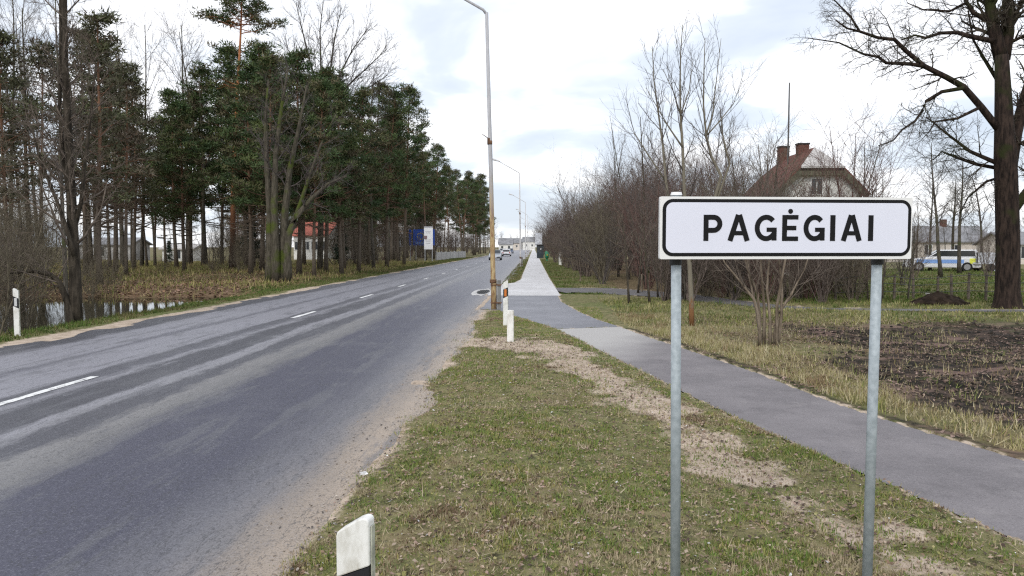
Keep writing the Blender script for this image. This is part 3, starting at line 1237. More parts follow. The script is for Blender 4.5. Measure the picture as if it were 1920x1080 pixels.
SPRUCE = make_pine(131, 9, .12, .04, 2.3, [(.016, .036, .018), (.022, .045, .02), (.014, .03, .016)], M['pine_bark'], 46, 1.0, dead=0, tri=40)
SPRUCE['name'] = 'spruce_tree'
for i in range(34):
    Y = R.uniform(95, 190)
    x = xat(R.uniform(430, 850), Y)
    if x > -19 or (xat(505, Y) < x < xat(645, Y) and Y < 125):
        continue
    s_ = R.uniform(.9, 1.4)
    BACK_FILL.append((x, Y, s_))
for px, Y, ty, sx, lb in ((468, 66, 395, 1.2, 'dark young spruce in the shade left of the mossy tree'), (640, 72, 420, 1.1, 'dark young spruce right of the red roof'), (690, 84, 425, 1.2, 'low dark spruce between the trunks left of the blue board'), (318, 78, 455, 1.2, 'small green spruce above the low white hut')):
    s_ = hscale(px, ty, Y, 9)
    place(SPRUCE, xat(px, Y), Y, s_ * sx, R.random() * 6.28, lb, 'spruce', sz=s_)
for i in range(24):      # deeper trees that close the wood
    Y = R.uniform(85, 160)
    x = xat(R.uniform(430, 800), Y)
    if xat(525, Y) < x < xat(625, Y) and Y < 118:
        continue
    s_ = R.uniform(.75, 1.0)
    place(R.choice(PINES), x, Y, s_, R.random() * 6.28, 'far pine deep in the wood left of the road', 'pine', 'pines deep in the wood', sz=s_)

# bare trees above and among the pines
for px, Y, ty, k, sx in ((122, 26, -60, 0, .7), (60, 40, 20, 2, .8), (265, 60, 55, 1, .8), (352, 74, 50, 0, .9), (385, 70, 60, 1, .9), (15, 48, -10, 1, .9),
                         (230, 70, 60, 0, .8), (-20, 55, 30, 0, 1.), (700, 62, 120, 1, .8), (728, 88, 190, 0, .8), (75, 52, 35, 1, .8)):
    s_ = hscale(px, ty, Y, 15)
    place(BARE[k], xat(px, Y), Y, s_ * sx, R.random() * 6.28, 'bare leafless tree rising among the pines of the left wood', 'tree', 'bare trees in the left wood', sz=s_)
for i in range(24):
    Y = R.uniform(195, 420)
    x = -13.5 - R.uniform(0, 14)
    s_ = R.uniform(.55, .78)
    place(R.choice(BARE), x, Y, s_ * 1.25, R.random() * 6.28, 'distant bare tree at the far left roadside', 'tree', 'distant bare trees on the left', sz=s_)
for i in range(16):      # far backdrop behind the wood
    Y = R.uniform(110, 200)
    x = xat(R.uniform(-60, 560), Y)
    s_ = R.uniform(.55, .9)
    place(R.choice(BARE), x, Y, s_ * 1.2, R.random() * 6.28, 'pale far bare tree seen between the trunks of the wood', 'tree', 'far trees behind the wood', sz=s_)

# dark slim trunks standing in the front of the wood
TRUNKP = [dict(n=9, wig=.03, up=.04, taper=.3, kids=12, lo=.45, thick_to=0),
          dict(n=4, wig=.14, up=.05, ang=55, len=.2, fall=.3, rad=.35, rmin=.012, taper=.3, kids=6, lo=.2),
          dict(n=3, wig=.16, up=.04, ang=40, len=.5, fall=.3, rad=.5, rmin=.008, taper=.4, kids=4, lo=.2),
          dict(n=2, wig=.16, up=.04, ang=40, len=.5, fall=.3, rad=.6, rmin=.007, taper=.5)]
SLIM = [make_bare(221, 13, .125, TRUNKP, M['bark_dark'], M['twig_brown'])[0], make_bare(222, 13, .115, TRUNKP, M['bark_grey'], M['twig_olive'])[0]]
for px, by, ty, k, sx in ((170, 515, 110, 0, 1.1), (180, 503, 60, 1, 1.0), (232, 508, 150, 1, 1.), (247, 495, 200, 0, .9), (290, 497, 220, 0, .95), (358, 498, 200, 0, .95),
                          (385, 503, 160, 1, 1.2), (475, 505, 170, 1, 1.), (610, 510, 230, 0, 1.1), (640, 500, 200, 1, 1.5), (665, 498, 240, 0, .9), (703, 490, 190, 0, .9),
                          (78, 520, 200, 0, .9), (40, 545, 130, 0, .8), (748, 489, 250, 0, 1.), (560, 498, 230, 0, .9)):
    Y = W(px, by).y
    s_ = hscale(px, ty, Y, 13)
    place(SLIM[k], xat(px, Y), Y, s_ * sx, R.random() * 6.28, 'straight dark trunked tree in the front of the left wood', 'tree', 'dark trunks in the left wood', sz=s_)

# the big pond-side tree
pb = W(143, 603)
s = Skel(401)
Y0 = pb.y


def px_limb(s_, pix, Y, r0, r1, drift=0.0, base=None, seed=0):
    rr = random.Random(seed)
    pts = []
    yy = Y
    for i, (px, py) in enumerate(pix):
        if i:
            yy += drift + rr.gauss(0, .05)
        pts.append(at(px, py, yy))
    n = len(pts)
    # refine
    fine = []
    rad = []
    for i in range(n - 1):
        for j in range(2):
            fine.append(pts[i].lerp(pts[i + 1], j / 2))
            rad.append(r0 + (r1 - r0) * (i + j / 2) / (n - 1))
    fine.append(pts[-1])
    rad.append(r1)
    return fine, rad


def add_limb(s_, pix, Y, r0, r1, P=None, lv=0, drift=0.0, seed=0, lo=.1, kids=None):
    pts, rad = px_limb(s_, pix, Y, r0, r1, drift, seed=seed)
    s_.thick.append((pts, rad))
    dirs = [(pts[min(i + 1, len(pts) - 1)] - pts[max(i - 1, 0)]).normalized() for i in range(len(pts))]
    L = sum((pts[i + 1] - pts[i]).length for i in range(len(pts) - 1))
    if P:
        PP = list(P)
        if kids is not None:
            PP[lv] = dict(P[lv], kids=kids)
        s_.kids(pts, dirs, rad, L, lv, PP, lo)
    return pts, rad


def finish(s_, name, mats, base, label, cat, parts=('trunk', 'crown'), k=8, group=None):
    o = empty(name, base)
    tag(o, label, cat, group)
    a = bpy.data.objects.new(parts[0], s_.trunk_mesh(parts[0], mats[0], k))
    link(a, o)
    a.location = -Vector(base)
    if s_.p0:
        b = bpy.data.objects.new(parts[1], s_.twig_mesh(parts[1], mats[1]))
        link(b, o)
        b.location = -Vector(base)
        b['kind'] = 'stuff'
    return o


LIMBP = [dict(kids=14, lo=.35, thick_to=-1),
         dict(n=5, wig=.14, up=.03, ang=45, len=.25, abs=2.0, fall=.4, rad=.35, rmin=.014, taper=.3, kids=7, lo=.15),
         dict(n=4, wig=.17, up=.03, ang=42, len=.45, fall=.3, rad=.5, rmin=.009, taper=.4, kids=5, lo=.15),
         dict(n=3, wig=.18, up=.02, ang=40, len=.5, fall=.3, rad=.6, rmin=.006, taper=.5)]
add_limb(s, [(143, 612), (141, 520), (135, 400), (128, 250), (122, 120), (120, -60)], Y0, .16, .055, LIMBP, kids=22, lo=.25, seed=1)
add_limb(s, [(134, 610), (128, 570), (112, 530), (95, 515), (60, 508), (20, 512)], Y0 - .2, .09, .03, LIMBP, kids=10, lo=.3, seed=2)
add_limb(s, [(133, 380), (118, 300), (112, 200), (114, 60), (112, -60)], Y0 + .1, .06, .03, LIMBP, kids=14, lo=.3, seed=3)
add_limb(s, [(137, 440), (152, 380), (160, 300), (172, 200), (180, 120)], Y0 + .2, .06, .02, LIMBP, kids=12, lo=.3, seed=12)
add_limb(s, [(140, 480), (122, 420), (100, 360), (75, 300), (60, 240)], Y0 - .1, .06, .02, LIMBP, kids=12, lo=.3, seed=13)
finish(s, 'pond_tree', (M['bark_pond'], M['twig_brown']), (pb.x, pb.y, -.2), 'tall dark forked tree standing at the pond edge by the left verge', 'tree')

# multi trunked mossy tree
mbp = W(521, 531)
s = Skel(402)
Ym = mbp.y
add_limb(s, [(505, 531), (507, 480), (506, 400), (500, 300), (498, 220), (503, 150)], Ym, .27, .035, LIMBP, kids=14, lo=.5, seed=4)
add_limb(s, [(518, 532), (517, 470), (514, 380), (517, 290), (528, 200), (540, 130)], Ym - .1, .27, .035, LIMBP, kids=14, lo=.5, seed=5)
add_limb(s, [(533, 531), (531, 470), (534, 400), (543, 320), (560, 240), (575, 160)], Ym + .1, .29, .035, LIMBP, kids=16, lo=.45, seed=6)
add_limb(s, [(540, 530), (538, 480), (541, 440), (556, 405), (585, 372), (615, 345), (650, 330)], Ym - .15, .24, .05, LIMBP, kids=12, lo=.5, seed=7)
add_limb(s, [(543, 435), (562, 385), (580, 330), (602, 270), (630, 215)], Ym, .13, .03, LIMBP, kids=12, lo=.3, seed=8)
finish(s, 'mossy_tree', (M['bark_moss'], M['twig_grey']), (mbp.x, mbp.y, 0), 'bare multi trunked tree with mossy bark beside the left verge', 'tree', k=9)

# the fan crowned bare tree behind the pines
s = Skel(406)
Yf_ = 57.0
FANP = [dict(kids=14, lo=.2, thick_to=-1),
        dict(n=5, wig=.09, up=.05, ang=28, len=.35, abs=3.0, fall=.45, rad=.4, rmin=.018, taper=.35, kids=8, lo=.15),
        dict(n=4, wig=.11, up=.03, ang=30, len=.5, fall=.3, rad=.55, rmin=.012, taper=.45, kids=5, lo=.15),
        dict(n=2, wig=.12, up=.02, ang=30, len=.5, fall=.3, rad=.7, rmin=.010, taper=.6)]
fb = at(600, 506, Yf_)
add_limb(s, [(600, 508), (602, 400), (603, 300), (604, 215)], Yf_, .24, .17, seed=80)
for i, pix in enumerate([[(604, 220), (590, 150), (570, 70), (555, 5)], [(604, 218), (602, 130), (600, 60), (606, 0)], [(605, 216), (618, 140), (628, 70), (640, 15)],
                         [(605, 214), (632, 150), (660, 95), (688, 55)], [(606, 222), (642, 170), (685, 130), (725, 92)], [(606, 228), (645, 190), (690, 165), (728, 140)],
                         [(603, 225), (580, 170), (555, 120), (535, 85)], [(603, 232), (575, 200), (550, 170), (530, 150)]]):
    add_limb(s, pix, Yf_ + (i % 3 - 1) * .8, .10, .02, FANP, kids=14, lo=.15, seed=81 + i, drift=(i % 3 - 1) * .4)
finish(s, 'fan_tree', (M['bark_grey'], M['twig_grey']), (fb.x, Yf_, 0), 'bare tree with a wide fan of upright branches rising above the pines', 'tree', k=7)

# the tall orange trunked pine
Yt = 58.0
tb = at(436, 505, Yt)
Ht = at(440, -25, Yt).z
tall = make_pine(120, Ht, .24, .90, 3.4, GREEN, M['pine_bark_tall'], 16, .25, dead=8,
                 extra=((.885, 2.8, 3.3, .12, 1.0), (.87, 2.6, -.2, .15, 1.0), (.80, 1.6, .2, .3, .9), (.73, 1.5, .4, .3, .9), (.68, 1.6, 3.4, .1, .8), (.90, 3.3, 2.9, .1, 1.0), (.905, 3.2, .1, .15, 1.1)))
tall['name'] = 'tall_pine'
place(tall, tb.x, Yt, 1, 0, 'tallest pine with orange trunk and flat crown cut by the picture top', 'pine', tilt=(0, math.radians(1.6)))
# a second orange stem further along the road
o = place(PINES[1], xat(746, 92), 92, 1.0, 1.0, 'pine with a bright orange lower trunk near the blue board', 'pine', sz=1.0)
o.children[0].data = o.children[0].data.copy()
o.children[0].data.materials[0] = M['bark_orange']

# undergrowth on the left
for i in range(25):
    px = R.uniform(-120, 225)
    Y = R.uniform(17, 40) if px < 50 else R.uniform(30, 42)
    x = xat(px, Y)
    if x > -12.2:
        x = -12.2 - R.uniform(0, 2)
    if Y < 27 and x > -17 and px > 120:
        Y = R.uniform(31, 38)
        x = xat(px, Y)
    s_ = R.uniform(.6, 1.15) if px < 150 else R.uniform(.25, .5)
    zn = 'left of the white marker post' if px < 20 else 'between the marker post and the forked pond tree' if px < 140 else 'on the far bank right of the pond tree'
    place(UNDER[1] if R.random() < .65 else UNDER[0], x, Y, s_, R.random() * 6.28, ('tall' if s_ > .87 else 'low') + ' tangled brown bush ' + zn, 'bush', 'pond bushes ' + zn, z=(-.45 if pond_depth(np.array([x]), np.array([Y]))[0] > .3 else None))
for i in range(70):
    Y = R.uniform(42, 100)
    bpx = R.uniform(180, 740) if Y < 62 else R.uniform(395, 800)
    x = xat(bpx, Y)
    if x > -13.5 or (bpx < 400 and R.random() < .5) or (Y > 55 and 525 < bpx < 620):
        continue
    s_ = (R.uniform(.2, .38) if bpx < 400 else R.uniform(.25, .6)) if Y < 62 else R.uniform(.6, 1.2)
    place(R.choice(UNDER), x, Y, s_, R.random() * 6.28, 'low brown bush on the floor of the left wood', 'bush', 'low bushes in the wood')
for i in range(30):
    Y = R.uniform(95, 260)
    x = -14.5 - R.uniform(0, 14)
    if Y < 125 and x > -17:
        x -= 5
    s_ = R.uniform(.8, 1.4)
    place(R.choice(UNDER + HEDGE[:1]), x, Y, s_, R.random() * 6.28, 'brown undergrowth bush in the far part of the left wood', 'bush', 'far undergrowth on the left')

for x, Y, s_ in BACK_FILL:
    place(R.choice(HEDGE), x, Y, s_ * 1.2, R.random() * 6.28, 'tall brown shrub closing the depth of the left wood', 'shrub', 'shrubs deep in the wood', sz=s_)

# ------------------------------------------------------------------ vegetation on the right
# thicket along the sidewalk
Y = 31.0
while Y < 260:
    for off in (0, 3.2, 7.0):
        x = 3.6 + max(0, (38 - Y)) * .30 + off + R.uniform(-.6, .6)
        if off == 0 and Y > 60:
            x -= .7
        yy = Y + R.uniform(-1.5, 1.5)
        if Y > 90 and off == 0 and Y < 125:
            continue
        hh = (3.6 + .9 * off ** .5 + R.uniform(-.8, 1.9)) if Y < 45 else (4.9 + .9 * off ** .5 + R.uniform(-1.2, 1.9))
        place(R.choice(HEDGE), x, yy, hh / 6 * R.uniform(.95, 1.15), R.random() * 6.28, 'bare brown shrub %s of the thicket, %s' % ('in the front row' if off < 1 else 'in the middle row' if off < 5 else 'in the back row', 'near end by the lane' if yy < 44 else 'abreast of the second street lamp' if yy < 85 else 'towards the green bin and kiosk' if yy < 130 else 'beyond the kiosk'), 'shrub', 'sidewalk thicket %d %d' % (int(off), 0 if yy < 44 else 1 if yy < 85 else 2 if yy < 130 else 3), sz=hh / 6)
    Y += 3.1 + max(0, Y - 45) * .05
# thicket behind the sign
for i in range(34):
    Y = R.uniform(24.5, 33)
    x = xat(R.uniform(1240, 1620), Y)
    hh = R.uniform(2.4, 3.9)
    place(R.choice(HEDGE + UNDER), x, Y, hh / 6 * 1.1, R.random() * 6.28, ('taller' if hh > 3.1 else 'lower') + ' bare shrub under the town sign, ' + ('by its left post' if x < xat(1370, Y) else 'behind the fan shaped shrub' if x < xat(1500, Y) else 'towards its right post'), 'shrub', 'shrubs under the sign %d %d' % (hh > 3.1, 0 if x < xat(1370, Y) else 1 if x < xat(1500, Y) else 2), sz=hh / 6)
for i in range(40):
    Y = R.uniform(24, 38)
    px = R.uniform(1180, 1720)
    x = xat(px, Y)
    top = 395 - 55 * math.exp(-((px - 1330) / 110) ** 2) * R.random() if px < 1480 else R.uniform(395, 450)
    s_ = hscale(px, top, Y, 5)
    place(R.choice(SAP), x, Y, s_ * 1.1, R.random() * 6.28, 'slender bare sapling among the thicket behind the town sign', 'sapling', 'saplings behind the sign', sz=s_)
# taller bare poles by the house
for px, Y, ty, k in ((1598, 40, 245, 2), (1604, 41, 262, 0), (1633, 44, 290, 2), (1660, 44, 315, 0), (1180, 42, 225, 2), (1160, 46, 255, 0), (1205, 40, 215, 1), (1405, 42, 250, 2), (1425, 44, 270, 0), (1385, 38, 265, 1), (1135, 50, 275, 2)):
    s_ = hscale(px, ty, Y, 5)
    place(SAP[k], xat(px, Y), Y, s_ * .8, R.random() * 6.28, 'thin upright bare tree showing above the thicket near the red roofed house', 'tree', 'thin trees above the thicket', sz=s_)
for px, Y, ty, k in ((1440, 36, 285, 1), (1468, 38, 300, 0), (1415, 35, 300, 2)):
    s_ = hscale(px, ty, Y, 5)
    place(SAP[k], xat(px, Y), Y, s_ * 1.0, R.random() * 6.28, 'slim bare tree standing in front of the red roofed house', 'tree', 'slim trees before the house', sz=s_)
for px, Y, s_, in ((1714, 44, .55), (1852, 46, .55), (1696, 36, .5)):
    place(R.choice(HEDGE), xat(px, Y), Y, s_, R.random() * 6.28, 'loose bare shrub in the meadow in front of the parked car', 'shrub', 'meadow shrubs', sz=s_)
# bare trees behind the big trunk
for px, Y, ty, k in ((1765, 46, 262, 1), (1745, 58, 330, 0), (1800, 52, 290, 0), (1840, 60, 320, 1), (1720, 70, 380, 2), (1960, 50, 250, 1), (1790, 64, 330, 2)):
    s_ = hscale(px, ty, Y, 15)
    place(BARE[k], xat(px, Y), Y, s_ * 1.5, R.random() * 6.28, 'twiggy bare tree behind the big trunk at the right', 'tree', 'bare trees behind the big trunk', sz=s_)

# young multi leader tree behind the left signpost
yb = W(1297, 611)
s = Skel(403)
Yy = yb.y
YP = [dict(kids=9, lo=.3, thick_to=-1),
      dict(n=5, wig=.08, up=.14, ang=34, len=.3, abs=1.25, fall=.45, rad=.5, rmin=.006, taper=.35, kids=5, lo=.2),
      dict(n=3, wig=.10, up=.10, ang=34, len=.42, fall=.3, rad=.6, rmin=.0045, taper=.5, kids=2, lo=.3),
      dict(n=2, wig=.10, up=.06, ang=34, len=.5, fall=.3, rad=.6, rmin=.0035, taper=.6)]
add_limb(s, [(1297, 612), (1296, 560), (1293, 500), (1288, 430), (1283, 355), (1280, 279), (1276, 216), (1275, 166), (1276, 103), (1280, 46)], Yy, .068, .007, YP, kids=16, lo=.35, seed=21)
add_limb(s, [(1290, 470), (1268, 420), (1250, 355), (1243, 273), (1235, 216), (1226, 150), (1223, 87)], Yy, .05, .007, YP, kids=14, lo=.25, seed=22)
add_limb(s, [(1293, 490), (1330, 410), (1352, 330), (1333, 292), (1324, 254), (1319, 197), (1320, 130), (1322, 71)], Yy + .1, .05, .007, YP, kids=14, lo=.3, seed=23)
add_limb(s, [(1335, 400), (1368, 308), (1355, 254), (1350, 200)], Yy + .2, .035, .007, YP, kids=8, lo=.2, seed=24)
add_limb(s, [(1325, 254), (1345, 232), (1375, 195), (1393, 150)], Yy, .02, .005, YP, kids=6, lo=.2, seed=25)
add_limb(s, [(1325, 250), (1336, 215), (1340, 180), (1352, 72)], Yy - .1, .022, .005, YP, kids=6, lo=.2, seed=26)
add_limb(s, [(1279, 275), (1255, 240), (1237, 210), (1212, 165)], Yy, .022, .005, YP, kids=6, lo=.2, seed=27)
add_limb(s, [(1276, 216), (1262, 170), (1243, 130)], Yy + .1, .018, .005, YP, kids=5, lo=.2, seed=28)
add_limb(s, [(1276, 216), (1292, 170), (1300, 110)], Yy - .1, .018, .005, YP, kids=5, lo=.2, seed=29)
add_limb(s, [(1248, 340), (1215, 290), (1190, 250), (1182, 225)], Yy + .2, .022, .005, YP, kids=8, lo=.2, seed=30)
finish(s, 'young_tree', (M['young_bark'], M['twig_grey']), (yb.x, yb.y, 0), 'slender leafless tree with upright leaders rising behind the left signpost', 'tree', k=6)

# multi stemmed shrub by the footpath
sb = W(1440, 650)
s = Skel(404)
for j, pix in enumerate([[(1426, 654), (1422, 590), (1413, 560), (1387, 527), (1359, 493), (1335, 440)],
                         [(1451, 651), (1457, 593), (1468, 575), (1484, 552), (1507, 507), (1530, 440)],
                         [(1432, 652), (1433, 577), (1428, 515), (1424, 440), (1420, 390)],
                         [(1456, 650), (1457, 571), (1470, 502), (1480, 430), (1484, 390)],
                         [(1444, 652), (1444, 600), (1438, 540), (1443, 480), (1450, 410)],
                         [(1428, 652), (1418, 580), (1405, 520), (1398, 450)],
                         [(1424, 650), (1425, 600), (1420, 548), (1400, 500), (1390, 440)],
                         [(1458, 648), (1465, 590), (1466, 540), (1460, 480), (1462, 420)]]):
    add_limb(s, pix, sb.y + (j % 3 - 1) * .08, .034, .010, YP, kids=8, lo=.4, seed=40 + j, drift=.05 * (j % 3 - 1))
finish(s, 'stemmed_shrub', (M['twig_pale'], M['twig_brown']), (sb.x, sb.y, 0), 'fan shaped bare shrub with pale stems between the signposts', 'shrub', ('stems', 'twigs'), k=6)

# the big bare tree at the right edge
bb = W(1889, 577)
Yb = bb.y
s = Skel(405)
BP = [dict(kids=12, lo=.2, thick_to=-1),
      dict(n=5, wig=.20, up=.00, ang=48, len=.25, abs=1.1, fall=.3, rad=.4, rmin=.009, taper=.35, kids=8, lo=.15),
      dict(n=4, wig=.22, up=.00, ang=44, len=.5, fall=.3, rad=.55, rmin=.0065, taper=.45, kids=5, lo=.15),
      dict(n=3, wig=.2, up=.0, ang=42, len=.5, fall=.3, rad=.6, rmin=.005, taper=.5)]
add_limb(s, [(1889, 592), (1889, 572), (1889, 545), (1890, 470), (1888, 380), (1885, 296), (1881, 178), (1878, 104)], Yb, .5, .24, seed=50)
for i, v in enumerate((.60, .49, .40, .36, .335, .325, .32, .315, .31, .305, .30, .255, .22, .20, .185)):
    s.thick[0][1][i] = v
add_limb(s, [(1878, 112), (1861, 44), (1855, 0), (1850, -80), (1830, -200)], Yb - .1, .20, .07, BP, kids=14, seed=52)
add_limb(s, [(1880, 112), (1890, 60), (1890, 0), (1895, -90), (1910, -220)], Yb + .1, .20, .07, BP, kids=14, seed=53)
add_limb(s, [(1893, 310), (1904, 250), (1920, 190), (1945, 100), (1975, -30)], Yb + .1, .21, .08, BP, kids=14, seed=54)
add_limb(s, [(1885, 60), (1905, 30), (1925, -20), (1960, -80)], Yb + .3, .13, .05, BP, kids=8, seed=55)
add_limb(s, [(1872, 242), (1840, 201), (1807, 163), (1775, 145), (1733, 124), (1698, 95), (1677, 74), (1647, 71), (1612, 59), (1588, 53), (1567, 38)], Yb - .2, .105, .018, BP, kids=24, drift=-.09, lo=.25, seed=56)
add_limb(s, [(1733, 124), (1707, 120), (1662, 118), (1647, 107), (1618, 101), (1573, 80), (1514, 71)], Yb - .6, .065, .012, BP, kids=16, drift=-.05, seed=57)
add_limb(s, [(1612, 59), (1594, 30), (1573, 9), (1555, -10)], Yb - .95, .035, .012, BP, kids=8, seed=58)
add_limb(s, [(1862, 77), (1819, 68), (1795, 61), (1763, 62), (1736, 71), (1715, 66), (1690, 75)], Yb - .2, .08, .02, BP, kids=14, drift=.06, seed=59)
add_limb(s, [(1807, 165), (1766, 172), (1736, 190), (1730, 207), (1715, 228), (1692, 243), (1674, 264), (1647, 273)], Yb - .45, .06, .013, BP, kids=12, drift=.03, seed=60)
add_limb(s, [(1836, 202), (1795, 222), (1754, 228), (1740, 250)], Yb - .3, .05, .014, BP, kids=11, drift=-.1, seed=61)
add_limb(s, [(1874, 308), (1819, 284), (1781, 255), (1736, 219)], Yb - .1, .07, .016, BP, kids=14, drift=.15, seed=62)
add_limb(s, [(1874, 316), (1830, 308), (1795, 296), (1766, 284), (1750, 300)], Yb + .1, .06, .014, BP, kids=12, drift=.25, seed=63)
add_limb(s, [(1862, 44), (1825, 24), (1810, 0), (1795, -40)], Yb, .08, .03, BP, kids=11, seed=64)
add_limb(s, [(1812, 5), (1781, 21), (1730, 18), (1700, 5)], Yb, .045, .012, BP, kids=11, drift=.1, seed=65)
add_limb(s, [(1870, 150), (1845, 110), (1825, 75), (1815, 20)], Yb + .2, .06, .02, BP, kids=11, drift=.2, seed=66)
add_limb(s, [(1895, 400), (1925, 360), (1965, 300), (2010, 250)], Yb + .2, .16, .05, BP, kids=11, seed=67)
add_limb(s, [(1885, 330), (1850, 340), (1815, 370), (1800, 400)], Yb + .2, .05, .012, BP, kids=11, drift=.3, seed=68)
finish(s, 'big_tree', (M['bark_big'], M['bark_dark']), (bb.x, bb.y, 0), 'big dark bare tree with spreading limbs at the right edge', 'tree', ('trunk', 'twigs'), k=12)

# far right hand tree line beyond the thicket and at the end of the road
for i in range(30):
    Y = R.uniform(60, 170)
    x = R.uniform(12, 62) if Y < 100 else R.uniform(9, 90)
    s_ = R.uniform(.3, .5)
    place(R.choice(BARE), x, Y, s_ * 1.4, R.random() * 6.28, 'far bare tree beyond the meadow on the right', 'tree', 'far trees on the right', sz=s_)
for i in range(22):
    Y = R.uniform(430, 620)
    x = R.choice((-1, 1)) * R.uniform(6, 40) - 4
    s_ = R.uniform(.5, .8)
    place(R.choice(BARE), x, Y, s_ * 1.4, R.random() * 6.28, 'hazy bare tree at the far end of the road', 'tree', 'trees at the end of the road', sz=s_)


# ------------------------------------------------------------------ grass and litter (real blades)
def scatter(name, n, xr, yr, keep, hrange, width, palette, label, lean=.6, seed=0, mat=None, pw=None):
    r = np.random.RandomState(seed)
    x = r.uniform(xr[0], xr[1], n)
    if pw:      # denser near the camera
        y = yr[0] + (yr[1] - yr[0]) * r.rand(n) ** pw
    else:
        y = r.uniform(yr[0], yr[1], n)
    k = keep(x, y, r)
    x, y = x[k], y[k]
    n = len(x)
    z = ground_h(x, y) - .006
    hgt = r.uniform(hrange[0], hrange[1], n) * (.6 + .8 * vnoise(x, y, 1.9, 50 + seed))
    a = r.uniform(0, 6.283, n)
    ln = np.abs(r.normal(0, lean, n))
    d = np.stack([np.cos(a) * ln, np.sin(a) * ln, np.ones(n)], -1)
    d /= np.linalg.norm(d, axis=1, keepdims=True)
    b = a + r.uniform(-1.2, 1.2, n) + 1.57
    q = np.stack([np.cos(b), np.sin(b), np.zeros(n)], -1)
    w = width * r.uniform(.6, 1.4, n)[:, None]
    P = np.stack([x, y, z], -1)
    pal = np.array(palette)
    cl = vnoise(x, y, .9, 70 + seed) * .35 + vnoise(x, y, 3.6, 71 + seed) * .35 + vnoise(x, y, 11., 72 + seed) * .3
    cl = (cl - .5) * 2.3 + .5 + r.normal(0, .12, n)
    clump = .4 + 1.2 * vnoise(x, y, 9., 73 + seed)
    hgt = hgt * clump
    V = np.stack([P - q * w * .5, P + q * w * .5, P + d * hgt[:, None]], 1).reshape(-1, 3)
    ci = np.clip((cl * len(pal)).astype(int), 0, len(pal) - 1)
    col = pal[ci] * r.uniform(.75, 1.25, (n, 1))
    me_ = mesh_np(name, V, np.arange(3 * n).reshape(-1, 3), mat or M['blade'], np.repeat(col, 3, 0))
    o_ = link(bpy.data.objects.new(name, me_))
    tag(o_, label, kind='stuff')
    return o_


def flakes(name, n, xr, yr, keep, size, palette, label, seed=0, pw=None):
    r = np.random.RandomState(seed)
    x = r.uniform(xr[0], xr[1], n)
    y = yr[0] + (yr[1] - yr[0]) * r.rand(n) ** (pw or 1)
    k = keep(x, y, r)
    x, y = x[k], y[k]
    n = len(x)
    z = ground_h(x, y) + r.uniform(.002, .022, n)
    a = r.uniform(0, 6.283, n)
    u = np.stack([np.cos(a), np.sin(a), r.normal(0, .3, n)], -1)
    v = np.stack([-np.sin(a), np.cos(a), r.normal(0, .3, n)], -1)
    s1 = (r.uniform(size[0], size[1], n) * .5)[:, None]
    s2 = s1 * r.uniform(.35, .9, n)[:, None]
    P = np.stack([x, y, z], -1)
    up = np.array([0, 0, 1.])
    V = np.stack([P - u * s1, P - v * s2 + up * s2 * .25, P + u * s1, P + v * s2 + up * s2 * .25], 1).reshape(-1, 3)
    pal = np.array(palette)
    col = pal[r.randint(0, len(pal), n)] * r.uniform(.75, 1.2, (n, 1))
    me_ = mesh_np(name, V, np.arange(4 * n).reshape(-1, 4), M['leaf'], np.repeat(col, 4, 0))
    o_ = link(bpy.data.objects.new(name, me_))
    tag(o_, label, kind='stuff')
    return o_


def k_verge(x, y, r):
    pv = paved_mask(x, y)
    sd_ = seg_dist(x, y, trail, trail_w) + .6 * (vnoise(x, y, 1.4, 32) - .5) + .5 * (vnoise(x, y, 4.2, 33) - .5)
    rd = x - ROAD_R + .5 * (vnoise(x, y, 1.3, 31) - .5)
    pr = sstep(sd_, -.15, .35) * sstep(rd, .1, .5) * (.12 + .88 * sstep(vnoise(x, y, 2.3, 38) * .6 + vnoise(x, y, 7., 39) * .4, .3, .62)) + .13 * (rd > .2)
    lim = x < np.interp(y, [p.y for p in PL][::-1][::-1], [p.x for p in PL]) if False else True
    return (pv > .015) & (r.rand(len(x)) < pr)


GR = [(.38, .32, .21), (.26, .21, .12), (.23, .24, .075), (.15, .215, .05), (.125, .195, .045), (.18, .22, .06), (.25, .25, .075), (.16, .20, .055), (.31, .275, .10), (.33, .28, .16), (.44, .37, .26), (.18, .125, .08)]
GRN = [(.075, .12, .026), (.095, .13, .03), (.115, .13, .04), (.14, .135, .05), (.19, .16, .08)]
DRY = [(.16, .19, .05), (.26, .25, .085), (.36, .32, .16), (.44, .385, .23), (.34, .28, .15), (.46, .41, .27), (.22, .21, .07), (.26, .19, .11)]
BRN = [(.15, .10, .06), (.20, .14, .085), (.11, .075, .045), (.25, .18, .11), (.13, .12, .045)]

scatter('verge_grass', 330000, (-1.6, 3.2), (2.6, 9.5), k_verge, (.010, .038), .010, GR, 'short mossy grass on the verge between road and footpath', .9, 1, pw=1.25)
scatter('verge_grass', 110000, (-1.6, 1.9), (9.5, 22.5), k_verge, (.012, .042), .014, GR, 'thin grass on the verge near the white marker posts', .9, 2, pw=1.2)
flakes('leaf_litter', 36000, (-1.6, 3.2), (2.6, 16), lambda x, y, r: (paved_mask(x, y) > .0) & (x > ROAD_R + .15 + .4 * r.rand(len(x))), (.008, .038),
       [(.26, .18, .12), (.36, .27, .20), (.18, .12, .08), (.38, .30, .23), (.08, .055, .045), (.30, .21, .17), (.28, .25, .12), (.2, .19, .07)], 'dead leaf scraps lying in the verge grass', 3, 1.5)
flakes('pale_litter', 420, (-1.4, 3.1), (2.8, 14), lambda x, y, r: (paved_mask(x, y) > .0), (.012, .034), [(.6, .6, .62), (.5, .48, .47), (.66, .65, .66)], 'pale specks of litter and stones in the verge grass', 4, 1.6)


